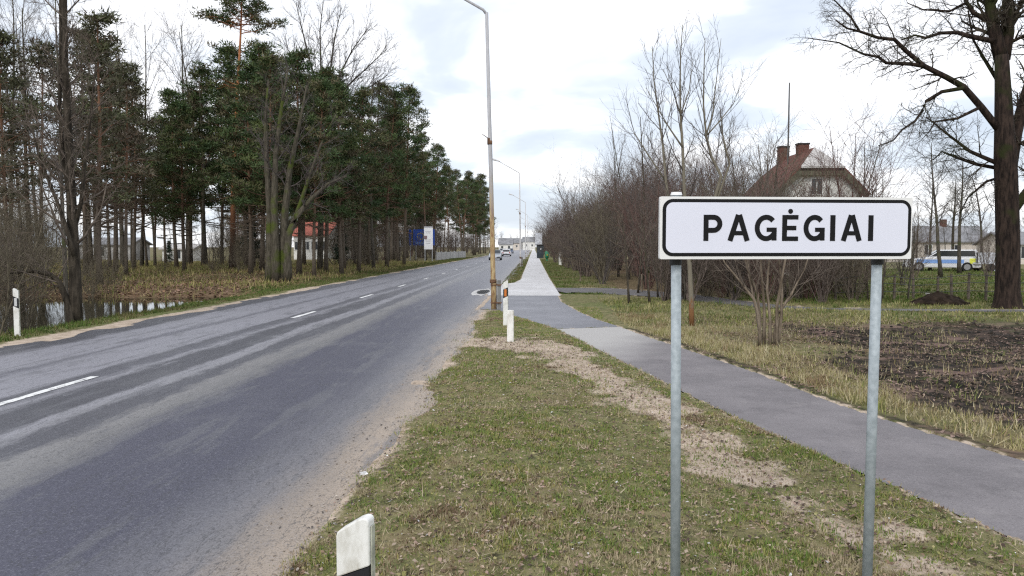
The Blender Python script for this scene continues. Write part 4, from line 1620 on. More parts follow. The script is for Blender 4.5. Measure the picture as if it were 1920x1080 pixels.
scatter('dry_stems', 34000, (-1.5, 3.1), (2.6, 12), lambda x, y, r: (paved_mask(x, y) > .02) & (x > ROAD_R + .35 + .3 * r.rand(len(x))) & (r.rand(len(x)) < .15 + .85 * vnoise(x, y, 2.1, 61)), (.03, .09), .006,
        [(.42, .35, .23), (.33, .26, .16), (.50, .43, .31), (.24, .18, .11), (.14, .10, .07)], 'matted dry grass stems lying on the verge', 5.0, 14, pw=1.3)
flakes('trail_debris', 6500, (-1.0, 2.4), (4.2, 15), lambda x, y, r: (seg_dist(x, y, trail, trail_w) < .35 * r.rand(len(x))) & (paved_mask(x, y) > .02) & (r.rand(len(x)) < sstep(vnoise(x, y, 1.2, 62), .35, .6)), (.012, .05),
       [(.12, .08, .06), (.18, .12, .09), (.08, .055, .045), (.26, .19, .15)], 'dark bark and twig bits scattered on the worn trail', 15, 1.0)


flakes('road_grit', 5200, (-2.3, -1.15), (3.0, 24), lambda x, y, r: r.rand(len(x)) < sstep(x, -2.2, -1.5) * .8 + .12, (.010, .035),
       [(.30, .25, .21), (.14, .12, .11), (.42, .37, .32), (.08, .07, .065), (.24, .18, .13)], 'loose grit along the road shoulder', 16, 1.3)
scatter('edge_grass', 60000, (-1.7, 5.2), (3.5, 18), lambda x, y, r: (np.abs(paved_mask(x, y) - .015) < .045 * (.3 + 1.4 * vnoise(x, y, 2.6, 63))) & (x > ROAD_R + .3) & (r.rand(len(x)) < .25 + .75 * sstep(vnoise(x, y, 1.7, 64), .35, .6)), (.015, .055), .010,
        [(.30, .27, .13), (.17, .21, .055), (.24, .235, .08), (.36, .30, .18), (.18, .13, .08)], 'ragged grass creeping over the footpath edges', .9, 17)


def clods(name, n, xr, yr, keep, size, palette, label, seed):
    r = np.random.RandomState(seed)
    x = r.uniform(xr[0], xr[1], n)
    y = r.uniform(yr[0], yr[1], n)
    k = keep(x, y, r)
    x, y = x[k], y[k]
    n = len(x)
    sz = (size[0] + (size[1] - size[0]) * r.rand(n) ** 2.5)[:, None, None]
    o8 = np.array([[1, 0, 0], [0, 1, 0], [-1, 0, 0], [0, -1, 0], [0, 0, .8], [.5, .5, .5], [-.5, .5, .45], [-.5, -.5, .5], [.5, -.5, .45]])
    V = o8[None] * sz * r.uniform(.6, 1.3, (n, 9, 3))
    a = r.uniform(0, 6.28, n)
    c, s_ = np.cos(a)[:, None], np.sin(a)[:, None]
    V = np.stack([V[:, :, 0] * c - V[:, :, 1] * s_, V[:, :, 0] * s_ + V[:, :, 1] * c, V[:, :, 2]], -1)
    V += np.stack([x, y, ground_h(x, y) - .004], -1)[:, None]
    tri = np.array([[0, 5, 8], [0, 1, 5], [1, 6, 5], [1, 2, 6], [2, 7, 6], [2, 3, 7], [3, 8, 7], [3, 0, 8], [4, 8, 5], [4, 5, 6], [4, 6, 7], [4, 7, 8]])
    Fq = (np.arange(n) * 9)[:, None, None] + tri[None]
    pal = np.array(palette)
    col = np.repeat(pal[r.randint(0, len(pal), n)] * r.uniform(.7, 1.3, (n, 1)), 9, 0)
    o_ = link(bpy.data.objects.new(name, mesh_np(name, V.reshape(-1, 3), Fq.reshape(-1, 3), M['leaf'], col)))
    tag(o_, label, kind='stuff')


clods('soil_clods', 9000, (3.8, 19), (6.5, 19.5), lambda x, y, r: (r.rand(len(x)) < soil_mask(x, y) * (.3 + .7 * vnoise(x, y, .9, 65))) & (paved_mask(x, y) > .1), (.012, .065),
      [(.03, .024, .018), (.05, .037, .029), (.02, .017, .013), (.07, .05, .04)], 'dark crumbly clods of the dug plot', 18)


def path_right(y):
    ys = [p.y for p in PR]
    xs_ = [p.x for p in PR]
    return np.interp(y, ys, xs_)


def k_fringe(x, y, r):
    pv = paved_mask(x, y)
    d = x - path_right(y)
    den = (1 - sstep(d, .8, 1.7) * .82) * sstep(d, .14, .32) * (.35 + .65 * sstep(vnoise(x, y, 1.5, 39), .25, .55))
    den = den * (1 - .6 * soil_mask(x, y))
    return (pv > .03) & (d > .05) & (r.rand(len(x)) < den)


scatter('fringe_grass', 210000, (1.9, 9.0), (4.5, 20.5), k_fringe, (.04, .125), .010, DRY, 'tussocky straw coloured grass along the right side of the footpath', .75, 5)
scatter('field_grass', 60000, (2.3, 24), (17.5, 27), lambda x, y, r: (paved_mask(x, y) > .05) & (r.rand(len(x)) < .35 + .65 * vnoise(x, y, .6, 40)) & (soil_mask(x, y) < .4),
        (.04, .13), .022, GRN + DRY[:3], 'rough grass between the footpath and the lane', .8, 6)
flakes('soil_leaves', 56000, (3.4, 18), (6.5, 20), lambda x, y, r: (paved_mask(x, y) > .02) & (r.rand(len(x)) < .08 + .92 * sstep(vnoise(x * .6, y * 1.5, .8, 41), .45, .62)), (.018, .06),
       [(.22, .15, .12), (.15, .10, .08), (.29, .205, .17), (.10, .065, .05), (.18, .13, .09)], 'fallen brown leaves on the dark soil plot', 7, 1.1)
scatter('meadow_grass', 90000, (6, 46), (25, 62), lambda x, y, r: (paved_mask(x, y) > .1) & (x > 8) & (r.rand(len(x)) < .9), (.05, .14), .06, GRN[:4], 'green meadow grass behind the wire fence', .8, 8, pw=1.3)
scatter('strip_grass', 70000, (-1.6, 4.2), (29, 110), lambda x, y, r: (paved_mask(x, y) > .03) & ((x < -.6) | (x > .9)) & (x < 1.2 + r.rand(len(x)) * 3), (.04, .10), .03, GRN, 'green grass strips on both sides of the pale sidewalk', .8, 9, pw=1.5)
scatter('left_grass', 80000, (-12.6, -9.9), (8, 130), lambda x, y, r: (x < ROAD_L - .55 - .3 * vnoise(x, y, .8, 35)) & (pond_depth(x, y) < .12), (.04, .13), .026, GRN, 'green grass strip along the left road edge', .7, 10, pw=1.5)
scatter('wood_grass', 120000, (-60, -11.5), (30, 90), lambda x, y, r: (r.rand(len(x)) < .2 + .8 * sstep(vnoise(x, y, .22, 42) + (y - 38) * .02, .35, .6)) & (pond_depth(x, y) < .3), (.08, .30), .045,
        [(.21, .21, .065), (.30, .26, .11), (.17, .19, .05), (.36, .30, .15), (.22, .15, .085)], 'yellowed grass on the floor of the left wood', .7, 11, pw=1.2)
flakes('wood_leaves', 60000, (-45, -11.3), (27, 62), lambda x, y, r: (pond_depth(x, y) < .3) & (r.rand(len(x)) < 1.1 - (y - 25) / 40), (.06, .16),
       [(.28, .17, .10), (.21, .12, .07), (.34, .22, .14), (.14, .085, .055), (.30, .19, .145)], 'brown fallen leaves on the bank beyond the pond', 12, 1.3)


# ------------------------------------------------------------------ town sign
def arc(cx, cz, r, a0, a1, n=10, rz=None):
    rz = rz or r
    return [(cx + r * math.cos(math.radians(a0 + (a1 - a0) * i / n)), cz + rz * math.sin(math.radians(a0 + (a1 - a0) * i / n))) for i in range(n + 1)]


def stroke(mb, pts, w, d0, d1):
    """flat ribbon with mitred joints in the x-z plane, with thickness d0..d1 along y"""
    n = len(pts)
    P = [Vector(p) for p in pts]
    L, Rr = [], []
    for i in range(n):
        a = P[max(i - 1, 0)]
        b = P[min(i + 1, n - 1)]
        if 0 < i < n - 1:
            d0_ = (P[i] - a).normalized()
            d1_ = (b - P[i]).normalized()
            d = (d0_ + d1_).normalized()
            m = 1 / max(.5, d.dot(d0_))
        else:
            d = (b - a).normalized()
            m = 1
        nn = Vector((-d.y, d.x)) * w / 2 * m
        L.append(P[i] + nn)
        Rr.append(P[i] - nn)
    for i in range(n - 1):
        q = [L[i], L[i + 1], Rr[i + 1], Rr[i]]
        vs_ = [(p.x, d0, p.y) for p in q] + [(p.x, d1, p.y) for p in q]
        mb.add(vs_, [(0, 1, 2, 3), (7, 6, 5, 4), (0, 4, 5, 1), (2, 6, 7, 3), (1, 5, 6, 2), (0, 3, 7, 4)])


SY0, SY1 = 3.74, 3.87
cl = at(1237, 428, SY0)
cr2 = at(1709, 427, SY1)
mid = (cl + cr2) / 2
yaw = math.atan2(cr2.y - cl.y, cr2.x - cl.x)
SW = (cr2 - cl).length
SC = SW / 1780.0          # metres per measured unit
ztop = (at(1237, 370, SY0).z + at(1709, 369, SY1).z) / 2
zbot = (at(1237, 487, SY0).z + at(1709, 484.5, SY1).z) / 2
SH = ztop - zbot
sign = empty('town_sign', (mid.x, mid.y, hz(mid.x, mid.y)), yaw)
tag(sign, 'white town name sign with black border on two galvanised posts', 'sign')
gz0 = sign.location.z


def sx(u):
    return (u - 955) * SC


def szz(v):
    return (ztop - gz0) - (v - 72) * SH / 443.0


def rrect(x0, x1, z0, z1, r, n=8):
    return arc(x1 - r, z1 - r, r, 90, 0, n) + arc(x1 - r, z0 + r, r, 0, -90, n) + arc(x0 + r, z0 + r, r, -90, -180, n) + arc(x0 + r, z1 - r, r, 180, 90, n)


mb = MB()
mb.prism(rrect(sx(65), sx(1845), szz(515), szz(72), .008, 3)[::-1], -.004, .022)
panel = mb.build('panel', M['sign_edge'], sign)
mb = MB()
mb.prism(rrect(sx(82), sx(1836), szz(494), szz(89), .052)[::-1], -.0058, -.0042)
mb.build('border', M['sign_black'], sign)
mb = MB()
mb.prism(rrect(sx(106), sx(1812), szz(470), szz(113), .036)[::-1], -.0075, -.006)
mb.build('face', M['sign_white'], sign)
SWD = 34 * SC
zt, zb_ = szz(200), szz(385)
zm = (zt + zb_) / 2


def letter(fn):
    mb_ = MB()
    fn(mb_)
    return mb_.build('letter', M['sign_black'], sign)


D0, D1 = -.0092, -.0077


def L_P(m):
    x0, x1 = sx(365) + SWD / 2, sx(495) - SWD / 2
    stroke(m, [(x0, zb_), (x0, zt)], SWD, D0, D1)
    r = (zt - szz(310)) / 2 - SWD / 4
    cz = zt - SWD / 2 - r
    stroke(m, [(x0, zt - SWD / 2), (x1 - r, zt - SWD / 2)] + arc(x1 - r, cz, r, 80, -80, 10) + [(x1 - r, cz - r), (x0, cz - r)], SWD, D0 - .0002, D1)


def L_A(u0, u1):
    def f(m):
        a, b = sx(u0), sx(u1)
        c = (a + b) / 2
        w = SWD * 1.03
        stroke(m, [(a + w / 2, zb_), (c - w * .1, zt)], w, D0, D1)
        stroke(m, [(b - w / 2, zb_), (c + w * .1, zt)], w, D0 - .0002, D1)
        zc = zb_ + (zt - zb_) * .30
        stroke(m, [(a + (c - a) * .36, zc), (b - (b - c) * .36, zc)], SWD * .85, D0 - .0004, D1)
    return f


def L_G(u0, u1):
    def f(m):
        a, b = sx(u0) + SWD / 2, sx(u1) - SWD / 2
        c = (a + b) / 2 + SWD * .1
        rx = c - a
        rz = (zt - zb_) / 2 - SWD / 2 + .001
        stroke(m, arc(c, zm, rx, 42, 322, 22, rz), SWD, D0, D1)
        stroke(m, [(b, zb_ + SWD * .1), (b, zm - SWD * .35)], SWD, D0 - .0002, D1)
        stroke(m, [(b + SWD / 2, zm - SWD * .35 + .0), (c + SWD * .1, zm - SWD * .35)], SWD * .85, D0 - .0004, D1)
    return f


def L_E(m):
    a, b = sx(915), sx(1028)
    x0 = a + SWD / 2
    stroke(m, [(x0, zb_), (x0, zt)], SWD, D0, D1)
    for z, e_ in ((zt - SWD * .45, b), (zm, b - .010), (zb_ + SWD * .45, b)):
        stroke(m, [(x0, z), (e_, z)], SWD * .9, D0 - .0002, D1)


def L_dot(m):
    m.prism(arc(sx(972), szz(174), 17 * SC, 0, 345, 15)[::-1], D0, D1)


def L_I(u0, u1):
    def f(m):
        c = (sx(u0) + sx(u1)) / 2
        stroke(m, [(c, zb_), (c, zt)], SWD * 1.05, D0, D1)
    return f


for fn in (L_P, L_A(532, 688), L_G(722, 876), L_E, L_G(1066, 1216), L_I(1256, 1290), L_A(1332, 1482), L_I(1528, 1562)):
    letter(fn)
mb = MB()
L_dot(mb)
mb.build('letter_dot', M['sign_black'], sign)
for px_t, px_b, Yp in ((1274, 1272, SY0 + .04), (1659, 1637, SY1 + .01)):
    a = at(px_t, 371 if px_t < 1400 else 385, Yp)
    b = at(px_b, 1080, Yp)
    inv = Matrix.Rotation(-yaw, 3, 'Z')
    org = Vector(sign.location)
    dirv = (b - a).normalized()
    off = Vector((0, .055, 0))
    top = a + Vector((0, 0, .02))
    bot = b + dirv * .25
    mb = MB()
    mb.tube([inv @ (bot - org) + off, inv @ (top - org) + off], .0255, 20)
    p = mb.build('post', M['galv'], sign, True)
    cap_c = inv @ (top - org) + off
    mb = MB()
    mb.tube([cap_c + Vector((0, 0, -.004)), cap_c + Vector((0, 0, .012))], [.030, .026], 16)
    mb.build('post_cap', M['sign_edge'], p)
    zc_ = szz(515)
    for zf in (.18, .80):
        z = zc_ + zf * SH
        mb = MB()
        mb.box((cap_c.x, .027, z), (.09, .012, .03))
        mb.tube([(cap_c.x - .038, .03, z), (cap_c.x - .038, .092, z), (cap_c.x + .038, .092, z), (cap_c.x + .038, .03, z)], .006, 6)
        mb.build('clamp', M['alu'], p)
    zz = zc_ - .018
    mb = MB()
    mb.tube([(cap_c.x, cap_c.y, zz - .012), (cap_c.x, cap_c.y, zz + .03)], .031, 16)
    mb.build('collar', M['iron'], p)


# ------------------------------------------------------------------ marker posts
def delineator(x, y, rz, label, h=1.0, w=.118, d=.05, top=True, band=True, refl='reflector_orange', z=None, side=1, dark_band_only=False):
    o = empty('marker_post', (x, y, (hz(x, y) if z is None else z) - .02), rz)
    tag(o, label, 'marker post')
    rise = .042 * side
    zb = h - .185
    if top:
        hw = w / 2
        # head: rounded slanting top
        pts = [(-hw, zb - .025 * side), (hw, zb + .025 * side)]
        hi = (hw, h) if side > 0 else (-hw, h)
        if side > 0:
            pts += [(hw, h - .012), (hw - .006, h - .003), (hw - .02, h), (hw - .04, h - .008), (-hw + .012, h - rise - .008), (-hw + .003, h - rise - .016), (-hw, h - rise - .028)]
        else:
            pts += [(hw, h + rise - .028), (hw - .003, h + rise - .016), (hw - .012, h + rise - .008), (-hw + .04, h - .008), (-hw + .02, h), (-hw + .006, h - .003), (-hw, h - .012)]
        mb_ = MB()
        mb_.prism(pts[::-1], -d / 2, d / 2)
        mb_.build('head', M['post_white'], o, bevel=.006)
        mb_ = MB()
        mb_.prism([(-hw, 0), (hw, 0), (hw, zb - .205 + .025 * side), (-hw, zb - .205 - .025 * side)][::-1], -d / 2, d / 2)
        mb_.build('shaft', M['post_white'], o, bevel=.004)
        bw = hw + .0015
        mb_ = MB()
        mb_.prism([(-bw + .003, zb - .203 - .025 * side), (bw - .003, zb - .203 + .025 * side), (bw - .003, zb - .002 + .025 * side), (-bw + .003, zb - .002 - .025 * side)][::-1], -d / 2 + .001, d / 2 - .001)
        b_ = mb_.build('band', M['post_black'], o)
        if refl:
            mb_ = MB()
            mb_.box((0, -d / 2 - .003, zb - .10), (.052, .008, .165))
            mb_.build('reflector', M[refl], b_, bevel=.003)
        # worn rear flange on the right side
        mb_ = MB()
        mb_.prism([(-.012, .05), (.012, .05), (.012, h - .03), (-.012, h - .03)], hw + .001, hw + .006, 'x')
        mb_.build('side_rib', M['post_side'], o)
    else:
        mb_ = MB()
        hw = w / 2
        mb_.prism([(-hw, 0), (hw, 0), (hw, h - .006), (hw - .02, h), (-hw + .01, h), (-hw, h - .01)][::-1], -d / 2, d / 2)
        mb_.build('shaft', M['post_white'], o, bevel=.005)
        mb_ = MB()
        mb_.prism([(-.012, .02), (.012, .02), (.012, h - .03), (-.012, h - .03)], hw + .001, hw + .005, 'x')
        mb_.build('side_rib', M['post_side'], o)
    return o


p = at(667, 962, 2.42)
delineator(p.x - .002, 2.42, math.radians(-12), 'white marker post with slanted top and black band in the foreground', h=p.z - hz(p.x, 2.42) + .015)
p = W(948, 613)
delineator(p.x, p.y, math.radians(-4), 'slim white marker post with orange reflector beside the lamp post', h=1.06, w=.11)
p = W(957, 647)
delineator(p.x, p.y, math.radians(-6), 'short headless white marker post stump on the verge', h=.62, w=.125, top=False)
p = W(33, 632)
delineator(p.x, p.y, math.radians(8), 'white marker post with dark band on the left verge by the pond', h=1.0, w=.105, side=-1, refl='reflector_white')


# ------------------------------------------------------------------ lamp posts
def lamp_post(x, y, label, lean=0.0, group='street lamps along the sidewalk', stub=True, paint='lamp_paint'):
    z = hz(x, y)
    o = empty('street_lamp', (x, y, z))
    tag(o, label, 'street lamp', group)
    Hh = 8.7
    mb_ = MB()
    mb_.tube([(0, 0, -.1), (0, 0, .9), (-.02, 0, .95), (-lean * .4, 0, 4), (-lean, 0, Hh)], [.085, .085, .074, .062, .048], 12)
    po = mb_.build('post', M[paint], o, True)
    mb_ = MB()
    mb_.tube([(-lean, 0, Hh - .05), (-lean - .10, 0, Hh + .08), (-lean - 1.05, 0, Hh + .62), (-lean - 1.9, 0, Hh + 1.10)], [.042, .040, .034, .030], 8)
    ar = mb_.build('arm', M[paint], o, True)
    mb_ = MB()
    hx, hz_ = -lean - 2.2, Hh + 1.22
    rot = Matrix.Rotation(math.radians(18), 3, 'Y')
    mb_.prism([(-.42, -.03), (-.36, -.07), (.30, -.05), (.42, -.02), (.42, .02), (.2, .06), (-.3, .07)][::-1], -.12, .12)
    mb_.v = [tuple(rot @ Vector(v) + Vector((hx, 0, hz_))) for v in mb_.v]
    hd = mb_.build('lamp_head', M[paint], o, bevel=.02)
    mb_ = MB()
    mb_.box((-.12, 0, -.075), (.42, .18, .03))
    mb_.v = [tuple(rot @ Vector(v) + Vector((hx, 0, hz_))) for v in mb_.v]
    mb_.build('lamp_glass', M['lamp_glass'], hd)
    mb_ = MB()
    for zz in (.88, 4.95):
        xx = -lean * zz / Hh
        mb_.tube([(xx, 0, zz - .05), (xx, 0, zz + .06)], .10 if zz < 2 else .075, 12)
    mb_.build('band', M['rust'], o, True)
    mb_ = MB()
    mb_.tube([(-lean * .57, 0, 5.05), (-lean * .57 - .22, 0, 5.2)], [.014, .010], 5)
    mb_.box((-lean * .57 - .03, 0, 5.0), (.08, .12, .16))
    mb_.build('bracket', M['rust'], o)
    if stub:
        mb_ = MB()
        mb_.box((.155, .0, .42), (.11, .13, 1.0))
        st = mb_.build('stub_post', M['concrete_dark'], o, bevel=.01)
        mb_ = MB()
        for zz in (.25, .78):
            mb_.box((.07, 0, zz), (.32, .215, .035))
        mb_.build('strap', M['rust'], st)
    return o


p = W(926, 580)
LX = p.x
lamp_post(LX, p.y, 'nearest street lamp with a rusty ochre lower post and grey top', .20)
lamp_post(xat(976, 70), 70, 'second street lamp in line standing on the grass strip', .10, paint='lamp_grey_hazed')
lamp_post(-1.2, 116, 'third street lamp in line far down the sidewalk', .05, stub=False, paint='lamp_grey_hazed')
lamp_post(-1.2, 162, 'distant street lamp near the end of the visible line', .05, stub=False, paint='lamp_grey_hazed')
lamp_post(-1.2, 208, 'farthest faint street lamp down the road', .05, stub=False, paint='lamp_grey_hazed')


# ------------------------------------------------------------------ drain, litter
p = W(906, 548)
dr = empty('storm_drain', (p.x, p.y, .0))
tag(dr, 'dark broken storm drain with a broad pale concrete rim at the road edge', 'drain')
mb = MB()
n = 14
ri = [(math.cos(2 * math.pi * i / n), math.sin(2 * math.pi * i / n)) for i in range(n)]
rr_ = random.Random(3)
ou = [(-.02 + .40 * c * rr_.uniform(.7, 1.25), 2.4 * s_ * rr_.uniform(.7, 1.25)) for c, s_ in ri]
inn = [(.25 * c * rr_.uniform(.85, 1.15), 1.45 * s_ * rr_.uniform(.85, 1.15)) for c, s_ in ri]
vs_ = [(a, b, .006) for a, b in ou] + [(a, b, .02) for a, b in inn]
mb.add(vs_, [(i, (i + 1) % n, n + (i + 1) % n, n + i) for i in range(n)])
mb.build('rim', M['rim_concrete'], dr)
mb = MB()
mb.add([(a, b, .021) for a, b in inn], [list(range(n))])  # flat dark sheet standing in for the shade inside the drain hole
mb.build('pit_shade', M['iron'], dr)
mb = MB()
for i in range(-2, 3):
    mb.box((i * .075, 0, .034), (.03, 1.9, .016))
mb.build('grate', M['iron'], dr)

p = W(683, 896)
mb = MB()
rr_ = random.Random(9)
pts = [(rr_.uniform(-.05, .05), rr_.uniform(-.035, .035), rr_.uniform(0, .035)) for i in range(10)]
mb.add(pts, [(0, 1, 2), (2, 3, 4), (4, 5, 6), (6, 7, 8), (8, 9, 0), (1, 3, 5), (5, 7, 9), (0, 4, 8)])
o = mb.build('paper_scrap', M['paper'], loc=(p.x, p.y, hz(p.x, p.y) + .02))
tag(o, 'small crumpled white paper scrap at the edge of the verge', 'litter')


# ------------------------------------------------------------------ house with red roof
def window(mbname, parent, c, w, h, normal='y', sgn=-1):
    """frame with a pane: c on the wall face, sticking out 5 cm"""
    mb_ = MB()
    t = .07
    ex = .05
    for dx, dz, ww, hh in ((0, h / 2 - t / 2, w, t), (0, -h / 2 + t / 2, w, t), (-w / 2 + t / 2, 0, t, h - 2 * t), (w / 2 - t / 2, 0, t, h - 2 * t), (0, 0, t * .7, h - 2 * t)):
        if normal == 'y':
            mb_.box((c[0] + dx, c[1] + sgn * ex / 2, c[2] + dz), (ww, ex, hh))
        else:
            mb_.box((c[0] + sgn * ex / 2, c[1] + dx, c[2] + dz), (ex, ww, hh))
    f = mb_.build('window', M['frame_white'], parent)
    mb_ = MB()
    if normal == 'y':
        mb_.box((c[0], c[1] + sgn * .012, c[2]), (w - 2 * t, .02, h - 2 * t))
    else:
        mb_.box((c[0] + sgn * .012, c[1], c[2]), (.02, w - 2 * t, h - 2 * t))
    mb_.build('pane', M['glass'], f)
    return f


HX, HY0, HY1 = 18.2, 48.0, 56.6
hg = 0.0
house = empty('red_roof_house', (HX, HY0, hg))
tag(house, 'old white house with mossy red half hipped roof behind the town sign', 'house')
hw = 2.55
ez, rz_ = 5.6, 8.3           # wall plate, ridge
L = HY1 - HY0
# walls (local coordinates, y from .5 behind the gable edge)
gpoly = [(-hw, 0), (hw, 0), (hw, 5.55), (1.15, 6.95), (-1.15, 6.95), (-hw, 5.55)]
mb = MB()
mb.prism(gpoly[::-1], .45, L - .45)
mb.build('wall', M['plaster_white'], house)
# roof slopes
ov = 3.05
th = .14


def roof_side(sg):
    mb_ = MB()
    # quad with clipped corners at the half hips
    zt_, ze = 8.3, 5.25
    hipx, hipz = 1.33, 6.97
    pts = [(0, 1.35, zt_), (sg * hipx, 0.0, hipz), (sg * ov, 0.0, ze), (sg * ov, L, ze), (sg * hipx, L, hipz), (0, L - 1.35, zt_)]
    n_ = len(pts)
    low = [(x, y, z - th) for x, y, z in pts]
    fs_ = [list(range(n_)), [n_ + i for i in range(n_ - 1, -1, -1)]] + [(i, n_ + i, n_ + (i + 1) % n_, (i + 1) % n_) for i in range(n_)]
    if sg > 0:
        fs_ = [list(f)[::-1] for f in fs_]
    mb_.add(pts + low, fs_)
    return mb_.build('roof', M['tile_red'], house)


rL = roof_side(-1)
rR = roof_side(1)


def half_hip(y0, y1, mat):
    mb_ = MB()
    s_ = -1 if y0 < y1 else 1
    pts = [(0, y1, 8.30), (-1.36, y0 + s_ * .12, 6.93), (1.36, y0 + s_ * .12, 6.93)]
    low = [(x, y, z - .12) for x, y, z in pts]
    mb_.add(pts + low, [(0, 1, 2), (5, 4, 3), (0, 3, 4, 1), (1, 4, 5, 2), (2, 5, 3, 0)])
    return mb_.build('half_hip', mat, house)


half_hip(0, 1.35, M['tile_pale'])
half_hip(L, L - 1.35, M['tile_red'])
# fascia and barge boards on the gable facing the road
mb = MB()
mb.box((0, .02, 6.74), (2.75, .09, .10))
mb.build('fascia', M['board_dark'], house)
mb = MB()
mb.box((0, .05, 6.52), (2.75, .06, .30))
mb.build('soffit_board', M['board_olive'], house)
for sg in (-1, 1):
    mb = MB()
    a = (sg * 1.38, 6.78)
    b = (sg * 3.02, 5.12)
    mb.prism([a, b, (b[0] - sg * .22, b[1] - .16), (a[0] - sg * .10, a[1] - .38)], -.04, .06)
    mb.build('barge_board', M['board_olive'], house)
for (cx, cy, w_, top) in ((-.15, 7.0, .68, 9.0), (.02, 3.6, .70, 8.75)):
    mb = MB()
    mb.box((cx, cy, (top + 7.4) / 2), (w_, .6, top - 7.4))
    ch = mb.build('chimney', M['brick'], rL)
    mb = MB()
    mb.box((cx, cy, top + .05), (w_ + .08, .68, .11))
    mb.build('chimney_cap', M['iron'], rL)
window('window', house, (-.15, .45, 5.7), .8, 1.1)
window('window', house, (-1.2, .45, 2.2), 1.0, 1.4)
window('window', house, (1.2, .45, 2.2), 1.0, 1.4)
for yy in (2.2, 4.6, 7.0):
    window('window', house, (-hw, yy, 2.2), 1.0, 1.4, 'x', -1)
mb = MB()
mp = at(1474, 155, 52.0)
mx = xat(1474, 52.0) - HX
mb.tube([(mx, 4.0, 6.5), (mx, 4.0, 10.5), (mx, 4.0, mp.z)], [.06, .055, .045], 6)
mast = mb.build('antenna_mast', M['wire'], house)

# ------------------------------------------------------------------ meadow side: fence, heap, car, trailer, building
fence = empty('wire_fence', (xat(1640, 26.0), 26.0, 0))
tag(fence, 'rough wire fence on dark wooden posts along the meadow', 'fence')
posts = []
rr_ = random.Random(12)
for px, ty in ((1566, 520), (1598, 515), (1640, 512), (1676, 515), (1712, 520), (1758, 517), (1784, 514), (1815, 511), (1848, 512), (1905, 512), (1955, 510)):
    Yf = 26.0 + rr_.uniform(-.25, .25)
    b = at(px, 571, Yf)
    t = at(px + rr_.uniform(-3, 3), ty, Yf)
    mb = MB()
    off = Vector(fence.location)
    g0 = hz(b.x, Yf)
    mb.tube([Vector((b.x, Yf, g0 - .1)) - off, t - off], [.05, .04], 7)
    mb.build('post', M['wood_grey'], fence)
    posts.append((Vector((b.x, Yf, g0)) - off, t - off))
for f in (.35, .65, .92):
    mb = MB()
    mb.tube([a.lerp(b, f) + Vector((0, -.05, 0)) for a, b in posts], .010, 4)
    mb.build('wire', M['wire'], fence)

hb = W(1762, 572)
hb.y = 24.6
hb.x = xat(1762, 24.6)
r = np.random.RandomState(4)
n1, n2 = 28, 16
V = []
for j in range(n2):
    v = j / (n2 - 1)
    for i in range(n1):
        a = 2 * math.pi * i / n1
        rad = (1 - v ** 1.3)
        nz = .75 + .5 * float(vnoise(np.array([math.cos(a) * 2 + v]), np.array([math.sin(a) * 2 + v * 3]), 1.3, 3)[0])
        V.append((1.05 * rad * nz * math.cos(a), .6 * rad * nz * math.sin(a), -.08 + .5 * (v ** .8) + r.normal(0, .018)))
mb = MB()
mb.add(V, [(j * n1 + i, j * n1 + (i + 1) % n1, (j + 1) * n1 + (i + 1) % n1, (j + 1) * n1 + i) for j in range(n2 - 1) for i in range(n1)])
o = mb.build('soil_heap', M['soil_heap'], loc=(hb.x, hb.y, hz(hb.x, hb.y)))
tag(o, 'dark heap of dug earth in front of the wire fence', 'earth heap')
p = at(1748, 551, 24.9)
mb = MB()
mb.box((0, 0, 0), (.36, .2, .05), Matrix.Rotation(.15, 3, 'Y'))
o = mb.build('pale_slab', M['concrete'], bevel=.006, loc=(p.x, p.y, p.z - .02))
tag(o, 'pale broken slab lying on top of the earth heap', 'slab')


